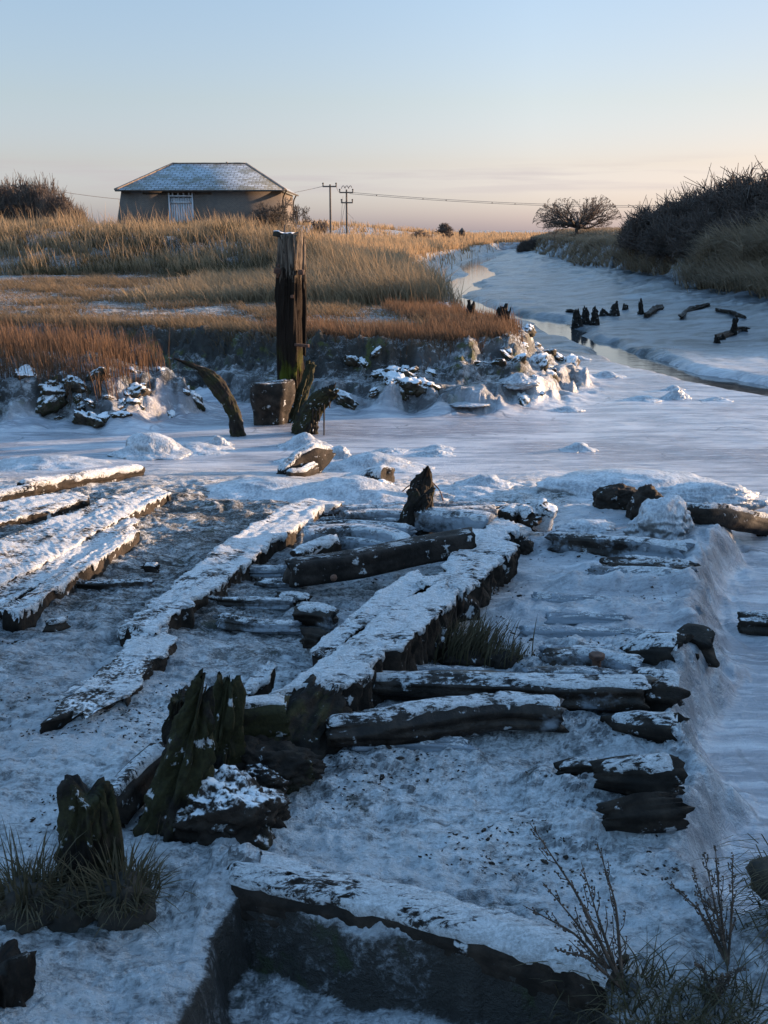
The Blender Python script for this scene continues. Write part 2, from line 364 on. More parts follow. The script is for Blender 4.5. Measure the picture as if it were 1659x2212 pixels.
def wood(frost=.3, moss=0., base=(.020, .0145, .011), icy=0., along=None, rough=.8, iron=0.):
    key = (frost, moss, base, icy, along, rough)
    if key in _mc: return _mc[key]
    m, nt, b = mat_new("weathered_wood"); k = NB(nt)
    tc = k.n('ShaderNodeTexCoord').outputs['Object']; ge = k.n('ShaderNodeNewGeometry'); 
    sp = k.n('ShaderNodeSeparateXYZ'); k.l(ge.outputs['Normal'], sp.inputs[0])
    g = k.noise(tc, 9, 5, .6, along or (1, 1, 1))
    g2 = k.noise(tc, 42, 4, .65, along or (1, 1, 1))
    col = k.mix(k.rng(g, .35, .7), tuple(c * .45 for c in base), tuple(c * 1.7 for c in base))
    col = k.mix(k.m('MULTIPLY', k.rng(g2, .52, .7), .5), col, tuple(c * .25 for c in base))
    if moss:
        mo = k.noise(tc, 5.5, 5, .65)
        f = k.rng(mo, .62 - .3 * moss, .74 - .3 * moss)
        mc = k.mix(k.noise(tc, 60, 2), (.007, .007, .004), (.036, .033, .011))
        col = k.mix(f, col, mc)
    # hoar frost where the wood faces the sky
    fn = k.noise(tc, 7, 6, .68); fn2 = k.noise(tc, 55, 3, .6)
    s = k.m('ADD', k.m('MULTIPLY', sp.outputs[2], .55), k.m('ADD', k.m('MULTIPLY', fn, 1.1), k.m('MULTIPLY', fn2, .5)))
    ff = k.rng(s, 1.62 - 1.05 * frost, 1.80 - 1.05 * frost)
    fn3 = k.noise(tc, 3.2, 5, .7)
    if 0 < frost < .5: ff = k.m('MAXIMUM', ff, k.m('MULTIPLY', k.rng(k.noise(tc, 11, 4, .6), .63 - .05 * frost, .68), .65))
    fc = k.mix(k.noise(tc, 80, 2), tuple(c * .62 for c in FROST), FROST)
    col = k.mix(ff, col, fc)
    if icy: col = k.mix(k.m('MULTIPLY', k.rng(fn3, .62 - .4 * icy, .78 - .4 * icy), .85), col, (.20, .23, .27))
    k.l(col, b.inputs['Base Color'])
    b.inputs['Roughness'].default_value = rough if not icy else .4
    b.inputs['Specular IOR Level'].default_value = .2
    h = k.m('ADD', k.m('MULTIPLY', g2, .7), k.m('ADD', g, k.m('MULTIPLY', ff, .9)))
    k.l(k.bump(h, .8, .012), b.inputs['Normal'])
    _mc[key] = m; return m
def frost_mat(flake=.35, grain=(1, 1, 1), tone=1.0):
    key = ('frost', flake, grain, tone)
    if key in _mc: return _mc[key]
    m, nt, b = mat_new("hoar_frost"); k = NB(nt)
    tc = k.n('ShaderNodeTexCoord').outputs['Object']
    a = k.noise(tc, 30, 7, .74, (.55, 1.7, 1), .4); c = k.noise(tc, 95, 4, .7)
    d = k.noise(tc, 3.0, 4, .6)
    f = k.rng(k.m('ADD', a, k.m('MULTIPLY', k.m('SUBTRACT', d, .5), .5)), .30 + .25 * flake, .36 + .38 * flake)
    col = k.mix(k.rng(k.m('ADD', k.m('MULTIPLY', c, .6), k.m('MULTIPLY', a, .6)), .48, .74), tuple(q * .56 * tone for q in FROST), tuple(q * .96 * tone for q in FROST))
    al = k.rng(k.m('ADD', a, k.m('MULTIPLY', k.m('SUBTRACT', d, .5), 1.15)), .305 + .19 * flake, .44 + .20 * flake)
    k.l(al, b.inputs['Alpha'])
    k.l(col, b.inputs['Base Color']); b.inputs['Roughness'].default_value = .7
    b.inputs['Specular IOR Level'].default_value = .3
    h = k.m('ADD', a, k.m('MULTIPLY', c, .4))
    k.l(k.bump(h, 1.0, .03), b.inputs['Normal'])
    _mc[key] = m; return m
def simple(name, c0, c1, scale=8, rough=.8, metal=0., bump=.3, sc=None, dist=.01):
    m, nt, b = mat_new(name); k = NB(nt); tc = k.n('ShaderNodeTexCoord').outputs['Object']
    g = k.noise(tc, scale, 5, .62, sc)
    k.l(k.mix(k.rng(g, .35, .68), c0, c1), b.inputs['Base Color']); b.inputs['Roughness'].default_value = rough; b.inputs['Metallic'].default_value = metal
    k.l(k.bump(g, bump, dist), b.inputs['Normal']); return m
def grass_mat(name, c0, c1, c2, tip=None, trans=.35):
    m, nt, b = mat_new(name); k = NB(nt)
    r = k.attr('rnd'); h = k.attr('hgt')
    tc = k.n('ShaderNodeTexCoord').outputs['Object']; big = k.noise(tc, .35, 3, .6)
    col = k.mix(r, c0, c1); col = k.mix(k.rng(k.m('ADD', big, k.m('MULTIPLY', k.m('SUBTRACT', r, .5), .3)), .48, .68), col, c2)
    if tip: col = k.mix(k.m('MULTIPLY', h, .7), col, tip)
    k.l(col, b.inputs['Base Color']); b.inputs['Roughness'].default_value = .85; b.inputs['Specular IOR Level'].default_value = .15
    t = k.n('ShaderNodeBsdfTranslucent'); k.l(col, t.inputs[0])
    mx = k.n('ShaderNodeMixShader'); mx.inputs[0].default_value = trans
    k.l(b.outputs[0], mx.inputs[1]); k.l(t.outputs[0], mx.inputs[2])
    k.l(mx.outputs[0], nt.nodes['Material Output'].inputs[0]); return m
def ground_mat():
    m, nt, b = mat_new("frozen_ground"); k = NB(nt)
    tc = k.n('ShaderNodeTexCoord').outputs['Object']; ge = k.n('ShaderNodeNewGeometry')
    sp = k.n('ShaderNodeSeparateXYZ'); k.l(ge.outputs['True Normal'], sp.inputs[0])
    fr, ice, grs = k.attr('fr'), k.attr('ice'), k.attr('grs')
    n1 = k.noise(tc, 2.2, 6, .65, (.8, 1.6, 1)); n2 = k.noise(tc, 13, 6, .72, (.65, 1.7, 1), .5); n3 = k.noise(tc, 60, 4, .68)
    n4 = k.noise(tc, .55, 4, .6)
    s = k.m('ADD', k.m('ADD', k.m('MULTIPLY', n1, .7), k.m('MULTIPLY', n2, 1.1)), k.m('MULTIPLY', n3, .55))     # mean about 1.07
    thr = k.m('SUBTRACT', 1.50, k.m('MULTIPLY', fr, .72))
    alg = k.rng(k.noise(tc, 3.3, 5, .7, None, .5), .58, .70)
    cov = k.rng(k.m('SUBTRACT', k.m('SUBTRACT', s, thr), k.m('MULTIPLY', alg, .30)), -.20, .19)
    slope = k.rng(sp.outputs[2], .42, .82)
    cov = k.m('MULTIPLY', cov, k.m('MAXIMUM', slope, k.m('MULTIPLY', k.rng(n1, .50, .58), .75)))
    mud = k.mix(n2, (.016, .014, .013), (.05, .043, .036))
    mud = k.mix(k.m('MULTIPLY', alg, .7), mud, (.03, .045, .012))
    mud = k.mix(k.m('MULTIPLY', k.rng(fr, .40, .55), k.rng(n1, .36, .60, .25, .8)), mud, (.15, .165, .185))
    mud = k.mix(grs, mud, k.mix(n2, (.05, .028, .013), (.15, .088, .038)))
    mud = k.mix(k.m('MULTIPLY', k.attr('clf'), k.rng(k.noise(tc, 2.6, 5, .65), .56, .64)), mud, k.mix(n3, (.03, .035, .006), (.10, .105, .014)))
    frost = k.mix(k.rng(k.m('ADD', k.m('MULTIPLY', n3, .5), k.m('MULTIPLY', n2, .5)), .32, .66), tuple(c * .55 for c in FROST), tuple(c * .97 for c in FROST))
    frost = k.mix(k.rng(n4, .4, .65), frost, tuple(c * .72 for c in (.58, .61, .66)))
    col = k.mix(cov, mud, frost)
    st = k.noise(tc, 1.5, 6, .62, (.45, 2.6, 1), .6); st2 = k.noise(tc, .32, 4, .6, (.7, 1.5, 1))
    icol = k.mix(k.rng(st, .38, .62), (.23, .25, .29), (.47, .49, .53))
    icol = k.mix(k.m('MULTIPLY', k.rng(st2, .48, .60), .75), icol, (.17, .165, .19))
    st3 = k.noise(tc, 7, 6, .7, (.35, 2.4, 1), .3)
    icol = k.mix(k.m('MULTIPLY', k.rng(st3, .50, .66), .55), icol, (.60, .61, .64)); icol = k.mix(k.m('MULTIPLY', k.rng(st3, .46, .34), .45), icol, (.17, .18, .21))
    vo = k.n('ShaderNodeTexVoronoi', feature='DISTANCE_TO_EDGE'); vo.inputs['Scale'].default_value = .9
    vm = k.n('ShaderNodeVectorMath', operation='ADD'); vs = k.n('ShaderNodeVectorMath', operation='SCALE'); vs.inputs['Scale'].default_value = .5
    vn = k.n('ShaderNodeTexNoise'); vn.inputs['Scale'].default_value = 1.7; vn.inputs['Detail'].default_value = 5; k.l(tc, vn.inputs['Vector']); k.l(vn.outputs[1], vs.inputs[0]); k.l(tc, vm.inputs[0]); k.l(vs.outputs[0], vm.inputs[1]); k.l(vm.outputs[0], vo.inputs['Vector'])
    crk = k.m('MULTIPLY', k.rng(vo.outputs[0], .022, .004), k.rng(k.noise(tc, .8, 3), .52, .60)); icol = k.mix(k.m('MULTIPLY', crk, .6), icol, (.10, .11, .13))
    wet = k.attr('wet'); wn = k.noise(tc, .55, 7, .68, (.8, 1.5, 1), 1.2)
    wcol = k.mix(k.rng(wn, .40, .60), (.022, .025, .029), (.115, .128, .148)); wcol = k.mix(k.m('MULTIPLY', k.rng(k.noise(tc, 1.1, 6, .7, (.5, 1.8, 1), .8), .52, .66), .7), wcol, (.23, .25, .28))
    col = k.mix(wet, col, wcol)
    iv = k.m('MULTIPLY', k.m('MULTIPLY', ice, k.m('SUBTRACT', 1., wet)), k.rng(sp.outputs[2], .05, .45, .55, 1.))
    col = k.mix(iv, col, icol)
    k.l(col, b.inputs['Base Color'])
    k.l(k.m('SUBTRACT', k.rng(ice, 0, 1, .58, .22), k.m('MULTIPLY', wet, .26)), b.inputs['Roughness'])
    k.l(k.m('SUBTRACT', k.rng(ice, 0, 1, .40, .65), k.m('MULTIPLY', wet, .18)), b.inputs['Specular IOR Level'])
    h = k.m('ADD', k.m('ADD', k.m('MULTIPLY', n2, 1.7), k.m('MULTIPLY', n3, .95)), k.m('ADD', k.m('MULTIPLY', cov, .4), k.m('MULTIPLY', n1, 1.5)))
    n5 = k.noise(tc, 9, 5, .62, (.7, 1.3, 1), .6)
    hi = k.m('ADD', k.m('ADD', k.m('MULTIPLY', st3, .6), k.m('MULTIPLY', n3, .3)), k.m('MULTIPLY', n5, .5))
    hh = k.n('ShaderNodeMix', data_type='FLOAT'); k.l(ice, hh.inputs[0]); k.l(h, hh.inputs[2]); k.l(hi, hh.inputs[3])
    k.l(k.bump(hh.outputs[0], 1.0, .035), b.inputs['Normal'])
    k.l(k.rng(wet, 0, 1, 1., .45), [n for n in nt.nodes if n.type == 'BUMP'][0].inputs['Strength'])
    return m

# ------------------------------------------------------------------ the lie of the land
DZ = .28                                                        # level of the old wharf floor above the creek ice
_dk = F2([(1560, 1150), (1525, 1230), (1490, 1290), (1535, 1400), (1490, 1480), (1470, 1560), (1468, 1625), (1545, 1700), (1480, 1800), (1500, 1880), (1530, 1960), (1590, 2040), (1760, 2030)], .14)
DECK = np.vstack([_dk, [[3.0, .2], [-30, .2], [-30, 15], [_dk[0][0], 15]]])
HOLLOW = np.vstack([F2([(505, 1945), (620, 1975), (820, 2020), (1000, 2065), (1240, 2125), (1330, 2200), (1330, 2700), (250, 2700), (400, 2200), (455, 2085), (448, 2015), (490, 1975)], DZ)])
LUMP = np.vstack([F2([(-1200, 930), (-300, 930), (0, 922), (140, 918), (250, 925), (350, 905), (432, 892), (400, 868), (330, 852), (150, 840), (-300, 832), (-1200, 832)], 0)])
_te = F2([(-1400, 690), (-300, 700), (0, 705), (200, 715), (400, 718), (560, 728), (700, 738), (850, 742), (1000, 742), (1090, 738), (1135, 722), (1112, 700), (1030, 686), (965, 664), (948, 652)], .9)
TERR = np.vstack([_te, [[1.9, 28], [1.3, 40], [1.6, 58], [3.5, 78], [7.2, 96], [9, 110], [14, 127], [60, 134], [500, 145], [6000, 3000], [6000, 8000], [-6000, 8000], [-6000, 20], [-60, 17]]])
_rt = F2([(1135, 545), (1180, 562), (1250, 585), (1350, 602), (1500, 627), (1510, 642), (1659, 662), (2000, 722)], 0)
RIGHT = np.vstack([_rt, [[14.6, 21], [13.6, 16], [12.2, 13], [11, 8], [8, 3], [6, -4], [6000, -4], [6000, 2000], [400, 130], [60, 122]]])
BANK = np.vstack([F2([(-1400, 600), (-300, 600), (0, 598), (300, 597), (600, 603), (690, 630), (780, 646), (880, 654), (938, 650)], .95), [[1.0, 28], [.6, 36], [.4, 46], [-1, 60], [-4, 80], [-6, 105], [-20, 125], [-200, 130], [-200, 38]]])
CHAN = F2([(1070, 552), (1010, 570), (1045, 592), (985, 612), (1015, 622), (950, 637), (1000, 655), (1080, 678), (1180, 695), (1235, 725), (1330, 762), (1400, 786), (1470, 806), (1560, 828), (1680, 848), (2100, 900)], -.1)
_lg = lambda p, z=.3: [F(x, y, z) for x, y in p]
BURY = [(_lg([(1190, 1180), (1390, 1198), (1490, 1212)]), .09, .17), (_lg([(1290, 1230), (1480, 1238)]), .05, .15), (_lg([(1240, 1256), (1480, 1274)]), .09, .15), (_lg([(1150, 1440), (1385, 1460)]), .10, .16),
        (_lg([(760, 1495), (1120, 1512), (1420, 1518)]), .07, .18), (_lg([(690, 1592), (960, 1572), (1190, 1560)]), .06, .18), (_lg([(1130, 1472), (1390, 1480)]), .08, .14), (_lg([(1260, 1402), (1440, 1420)]), .10, .16), (_lg([(1230, 1566), (1440, 1592)]), .10, .17),
        (_lg([(1180, 1672), (1430, 1690)]), .08, .15), (_lg([(1240, 1764), (1430, 1755)]), .07, .14), (_lg([(660, 1150), (885, 1158)]), .05, .2), (_lg([(690, 1176), (845, 1190)]), .05, .15), (_lg([(690, 1108), (1060, 1140)]), .05, .2),
        (_lg([(640, 1320), (722, 1335)]), .05, .1), (_lg([(1120, 1304), (1495, 1322)]), .06, .12), (_lg([(1110, 1376), (1440, 1388)]), .07, .12), (_lg([(1180, 1344), (1350, 1348)]), .05, .1), (_lg([(430, 1300), (640, 1310)]), .04, .1), (_lg([(140, 1266), (330, 1268)]), .03, .1), (_lg([(760, 1624), (1010, 1622)]), .05, .12), (_lg([(420, 1760), (570, 1780)]), .05, .18), (_lg([(500, 1880), (640, 1912), (800, 1942), (960, 1985), (1120, 2030), (1300, 2095)]), .085, .13)]
PL0, PL1 = F(715, 1488, DZ), F(1150, 1130, DZ)
def land(X, Y, masks=False, detail=True):
    X = np.asarray(X, float); Y = np.asarray(Y, float)
    w1 = fbm2(X * 1.3, Y * 1.3, 4, 1); w2 = fbm2(X * 1.3 + 30, Y * 1.3, 4, 2); near = np.clip(Y / 14, .3, 4)
    Xw, Yw = X + w1 * .10 * near, Y + w2 * .10 * near
    fine = fbm2(X * 11, Y * 11, 4, 3, .6)
    z = .05 * fbm2(X * .45, Y * .45, 3, 4) + .012 * near * fbm2(X * 1.6, Y * 2.4, 4, 5)
    # wharf floor
    sd = polysd(DECK, Xw, Yw)
    deck = ss(-.22 - .08 * w2, .08, sd + .16 * fbm2(X * 2.4, Y * 2.4, 4, 44)) * (1 - ss(8.6, 11.4, Y + .25 * X * 0))
    z = z + DZ * deck
    side = ((PL1[0] - PL0[0]) * (Y - PL0[1]) - (PL1[1] - PL0[1]) * (X - PL0[0])) / math.hypot(PL1[0] - PL0[0], PL1[1] - PL0[1])
    rgt = ss(-.1, .25, -side) * ss(5.0, 5.6, Y)                 # glazed apron right of the big plank
    rough = deck * (1 - .55 * rgt)
    rid = 1 - np.abs(fbm2(X * 2.6, Y * 5.5, 4, 6)) * 2
    z = z + rough * (.030 * rid + (.024 * fine + .007 * fbm2(X * 34, Y * 34, 2, 46)) + .05 * fbm2(X * 1.5, Y * 3.2, 3, 7) - .03)
    z = z + .06 * deck * rgt * fbm2(X * 1.1, Y * 3.6, 4, 8)
    nr = (Y < 10.5)
    if nr.any():
        bz_ = np.zeros(int(nr.sum())); xx, yy = X[nr] + w1[nr] * .05, Y[nr] + w2[nr] * .05
        for pl, am, wd2 in BURY: bz_ = np.maximum(bz_, am * np.exp(-(linesd(pl, xx, yy) / wd2) ** 2))
        z[nr] += bz_ * (1 + .3 * fine[nr])
    # frozen spill over the edge of the apron
    z = z + .10 * np.exp(-(sd / .16) ** 2) * (1 - ss(8.6, 10, Y)) * (.5 + fbm2(X * 3.2, Y * 3.2, 3, 9)) + .07 * np.exp(-((sd + .05) / .28) ** 2) * (Y < 9.5) * fbm2(X * 7, Y * 4, 4, 45)
    hs = polysd(HOLLOW, X + w1 * .05 + .02 * fine, Y + w2 * .05 + .02 * fbm2(X * 11 + 9, Y * 11, 3, 33))
    hol = ss(-.015, .05, hs); z = z - .21 * hol - .03 * hol * fbm2(X * 6, Y * 6, 4, 10)
    z = z + .05 * np.exp(-((hs + .10) / .12) ** 2) * (X < -.45)      # thick ice lip
    # small turf island, left
    ld = polysd(LUMP, X + w1 * .25 + .06 * fine, Y + w2 * .25)
    ledg = fbm2(X * 3.1, Y * 3.1, 4, 12)
    blk = np.round(fbm2(X * 2.2 + w1 * .6, Y * 2.2 + w2 * .6, 2, 51) * 3.5) / 3.5; lh = ss(-.04, .22, ld + .12 * ledg + .10 * blk) * .30 + ss(.22, .50, ld + .16 * ledg + .14 * blk) * .30 + ss(.5, 1.2, ld) * .2
    z = np.maximum(z, z * .3 + lh + .05 * fine * ss(0, .2, ld) + .06 * ledg * ss(0, .3, ld))
    z = z + .17 * np.exp(-((ld + .10) / .30) ** 2) * (.45 + fbm2(X * 2.2, Y * 2.2, 3, 13))
    # turf terrace with its cut face
    td = polysd(TERR, X + w1 * .30 * (Y < 40) + .05 * fine * (Y < 30), Y + w2 * .30 * (Y < 40))
    tn = fbm2(X * 2.4, Y * 2.4, 4, 14) + .5 * np.round(fbm2(X * 1.9 + w1 * .6, Y * 1.9 + w2 * .6, 2, 52) * 3.5) / 3.5
    th = ss(-1.0, -.72, td + .22 * tn) * .36 + ss(-.62, -.30, td + .18 * tn) * .20 + ss(-.22, .12, td + .10 * tn) * .36
    far_t = ss(24, 34, Y); th = th * (1 - far_t) + .95 * ss(-.9, .5, td) * far_t
    tz = th + ss(-.9, -.3, td) * (.13 * tn + .10 * fine) * (1 - .75 * ss(0, .5, td)) + .05 * ss(0, 6, td) + .04 * fbm2(X * .8, Y * .8, 3, 15) * ss(0, 1, td)
    z = np.where(td > -1.5, np.maximum(z, z * .3 + tz), z)
    z = z + .16 * np.exp(-((td + 1.0) / .28) ** 2) * (Y < 30) * (.5 + fbm2(X * 2.2, Y * 2.2, 3, 16))
    bd = polysd(BANK, X + w1 * .8, Y + w2 * .8)
    bz = np.minimum(1.50, .19 * np.clip(bd, 0, 99)) * ss(0, 1.5, bd); bz = bz + .55 * ss(0, 2, bd) * fbm2(X * .33, Y * .33, 3, 17)
    z = z + bz
    z = z + ss(150, 210, Y) * (2.9 * np.exp(-((X + 14) / 22) ** 2) * np.exp(-((Y - 230) / 45) ** 2) + .6 * fbm2(X * .02, Y * .02, 3, 18) * ss(200, 300, Y))
    # creek mud rising to the right bank, and the bank
    rd = polysd(RIGHT, X + w1 * .6, Y + w2 * .6)
    mudz = .42 * ss(-6.5, -.2, rd) * ss(17, 24, Y)
    z = z + mudz + ((.05 + .10 * ss(-4, -.5, rd)) * fbm2(X * .8, Y * .45, 5, 19) + (.03 + .08 * ss(-4, -.5, rd)) * (1 - np.abs(fbm2(X * .7 + .3 * Y, Y * .5, 4, 20)) * 3)) * ss(14, 24, Y) * (1 - ss(-.5, .5, td)) * (1 - ss(0, 1, rd))
    low = 1 - .55 * ss(12.5, 14.5, Y) * (1 - ss(25.5, 28, Y))
    rz = (1.35 * ss(-.2, 1.1, rd + .5 * tn * 0 + .3 * w1) + .7 * ss(1, 4, rd) + .12 * tn * ss(0, 1, rd)) * low
    z = z + rz
    cd = linesd(CHAN, X + w1 * .3, Y + w2 * .3)
    wch = np.interp(Y, [12, 17, 24, 40, 80, 130], [.7, .65, .5, .8, 1.2, 1.6])
    z = z - .30 * (1 - ss(.25, 1.5, cd / wch)) * (td < 0)
    if not masks: return z
    inland = np.maximum(ss(-.10, .25, td), ss(.45, .9, ld)); inland = np.maximum(inland, ss(-.1, .5, rd))
    cliff = np.maximum(ss(-1.15, -.9, td) * (1 - ss(-.1, .25, td)) * (Y < 30), ss(-.05, .15, ld) * (1 - ss(.45, .9, ld)))
    cliff = np.maximum(cliff, ss(-.4, 0, rd) * (1 - ss(.2, .8, rd)))
    ice = np.clip(1 - deck * 1.0 - inland - cliff, 0, 1) * (1 - .80 * ss(16, 24, Y))
    ice = np.maximum(ice, deck * rgt * .72); ice = np.maximum(ice, .55 * np.exp(-((sd + .1) / .25) ** 2) * (Y < 9.5) * (1 - hol))
    ice = np.maximum(ice, .95 * np.exp(-((ld + .08) / .20) ** 2) * (.5 + ledg)); ice = np.maximum(ice, .95 * np.exp(-((td + 1.0) / .22) ** 2) * (Y < 24) * (.5 + tn))
    ice = np.maximum(ice, .9 * ss(-.12, .0, ld) * (1 - ss(.38, .62, ld)) * ss(-4.3, -3.3, X) * ss(-.15, .12, fbm2(X * 2.8, Y * 2.8, 4, 53)) * (Y < 15.5))
    ice = np.clip(ice * (1 - hol), 0, 1)
    lf = ss(-.9, .4, X * -1 - .35 - .12 * (Y - 4))               # flaky rotten ground at the left
    fr = .70 - .20 * lf * ss(4.2, 5.6, Y) - .11 * ss(5.2, 6.2, Y) * (1 - rgt) * (1 - ss(8.2, 9.5, Y)); fr = (fr * (1 - hol) + .62 * hol) * (1 - .8 * np.exp(-((hs - .015) / .04) ** 4))
    fr = fr * (1 - cliff) + (.58 - .22 * ss(-.3, -1.2, X) * (Y > 15.5) - .14 * (Y <= 15.5)) * cliff
    fr = fr * (1 - .75 * ss(-.55, -.2, td) * (1 - ss(.0, .3, td)) * (1 - ss(-.2, .8, X)) * (Y < 24)); fr = fr * (1 - inland) + .36 * inland; fr = np.where((Y > 16) & (inland < .5) & (cliff < .5), .64 - .14 * ss(16, 24, Y), fr)  # frost thinned below the turf edge to paint in the overhang's shade
    wet = ss(16.5, 21, Y - .35 * X) * (1 - inland) * (1 - cliff)
    return z, dict(fr=fr, ice=ice, grs=inland, wet=wet, clf=cliff)
def LZ(x, y): return float(land(np.array([x]), np.array([y]))[0])
def G(px, py, dz=0.0):                                          # the ground (plus dz) under a pixel
    r = ray(px, py); ts = np.geomspace(1.5, 260, 900); P = np.array([0, 0, CAM_H])[None] + ts[:, None] * r[None]
    h = land(P[:, 0], P[:, 1]) + dz; k = int(np.argmax(P[:, 2] < h)); 
    if k == 0: k = 1
    a = P[k - 1, 2] - h[k - 1]; b = h[k] - P[k, 2]; f = a / (a + b + 1e-9)
    return P[k - 1] * (1 - f) + P[k] * f

def build_ground():
    ys = np.concatenate([np.array([-6, -3, -1, .2, .8, 1.2, 1.6]), np.geomspace(1.9, 12, 760), np.geomspace(12.03, 24, 260)[:], np.geomspace(24.2, 130, 170), np.geomspace(134, 7000, 40)])
    us = np.concatenate([np.linspace(-3, -.62, 40)[:-1], np.linspace(-.62, .62, 780), np.linspace(.62, 3, 40)[1:]])
    Yg, Ug = np.meshgrid(ys, us, indexing='ij'); Xg = Ug * (np.abs(Yg) + 1.2)
    z, mk_ = land(Xg.ravel(), Yg.ravel(), True)
    V = np.stack([Xg.ravel(), Yg.ravel(), z], 1)
    o = mk("ground", V, grid_quads(len(ys), len(us)), None, ground_mat(), attrs=mk_, origin=(0, 0, 0))
    o['kind'] = 'structure'
def build_water():
    m, nt, b = mat_new("creek_water"); k = NB(nt)
    b.inputs['Base Color'].default_value = (.03, .033, .036, 1); b.inputs['Roughness'].default_value = .06; b.inputs['IOR'].default_value = 1.33
    tc = k.n('ShaderNodeTexCoord').outputs['Object']
    k.l(k.bump(k.noise(tc, 3, 3, .5, (1, 2, 1)), .12, .02), b.inputs['Normal'])
    C, L = smoothpath(CHAN[::-1], 160); T = np.gradient(C, axis=0); T /= np.linalg.norm(T, axis=1, keepdims=True)
    Nn = np.stack([-T[:, 1], T[:, 0]], 1); w = np.interp(C[:, 1], [12, 17, 24, 40, 130], [1.2, 1.1, .8, 1.3, 2.6])[:, None]
    a = C - Nn * w; c = C + Nn * w
    V = np.stack([np.c_[a, np.full(len(a), -.125)], np.c_[c, np.full(len(a), -.125)]], 1).reshape(-1, 3)
    o = mk("water", V, grid_quads(len(C), 2), None, m, origin=(0, 0, 0)); o['kind'] = 'structure'
build_ground(); build_water()

# ------------------------------------------------------------------ grasses
STRAW = grass_mat("straw", (.115, .080, .045), (.23, .162, .092), (.055, .046, .028), (.32, .24, .155), .35)
RUST = grass_mat("rust_sedge", (.075, .042, .024), (.14, .076, .040), (.045, .03, .02), (.20, .12, .075), .32)
TURF = grass_mat("turf", (.10, .06, .028), (.19, .115, .055), (.055, .038, .022), (.24, .18, .12), .35)
REED = grass_mat("reed", (.26, .165, .085), (.36, .235, .125), (.17, .105, .055), (.40, .28, .17), .4)
DULL = grass_mat("dull_grass", (.15, .11, .07), (.24, .175, .11), (.085, .062, .042), (.30, .23, .16), .3)
OLIVE = grass_mat("olive_grass", (.040, .036, .018), (.085, .066, .032), (.03, .03, .014), (.12, .09, .05), .3)
DARKG = grass_mat("dark_blade", (.035, .03, .018), (.075, .06, .035), (.03, .03, .012), (.10, .085, .055), .25)
rng = np.random.default_rng(7)
def scatter(poly, n, y0, y1, x0, x1, fn=None, dmin=.0, bias=0.0, seed=0):
    r = np.random.default_rng(seed); out = []
    c = 0
    while c < n:
        u = r.random(n * 2); Y = y0 * (y1 / y0) ** u if bias else y0 + (y1 - y0) * u
        X = r.uniform(x0, x1, n * 2); keep = np.abs(X) < Y * .56 + 2
        X, Y = X[keep], Y[keep]
        if poly is not None:
            k = polysd(poly, X, Y) > dmin; X, Y = X[k], Y[k]
        if fn is not None:
            k = fn(X, Y); X, Y = X[k], Y[k]
        out.append(np.stack([X, Y], 1)); c += len(X)
        if len(X) == 0: break
    P = np.concatenate(out)[:n]; return np.c_[P, land(P[:, 0], P[:, 1]) - .02]
def clumpy(poly, nc, per, y0, y1, x0, x1, sig, seed, fn=None, dmin=0., bias=1):
    r = np.random.default_rng(seed); c = scatter(poly, nc, y0, y1, x0, x1, fn, dmin, bias, seed)
    az0 = r.normal(math.pi * .95, .9, nc); h0 = r.uniform(.6, 1.2, nc)
    i = np.repeat(np.arange(nc), per); P = c[i][:, :2] + r.normal(0, 1, (len(i), 2)) * sig * h0[i][:, None]
    P = np.c_[P, land(P[:, 0], P[:, 1]) - .03]
    return P, az0[i] + r.normal(0, .9, len(i)), h0[i] * r.uniform(.55, 1.1, len(i)), r
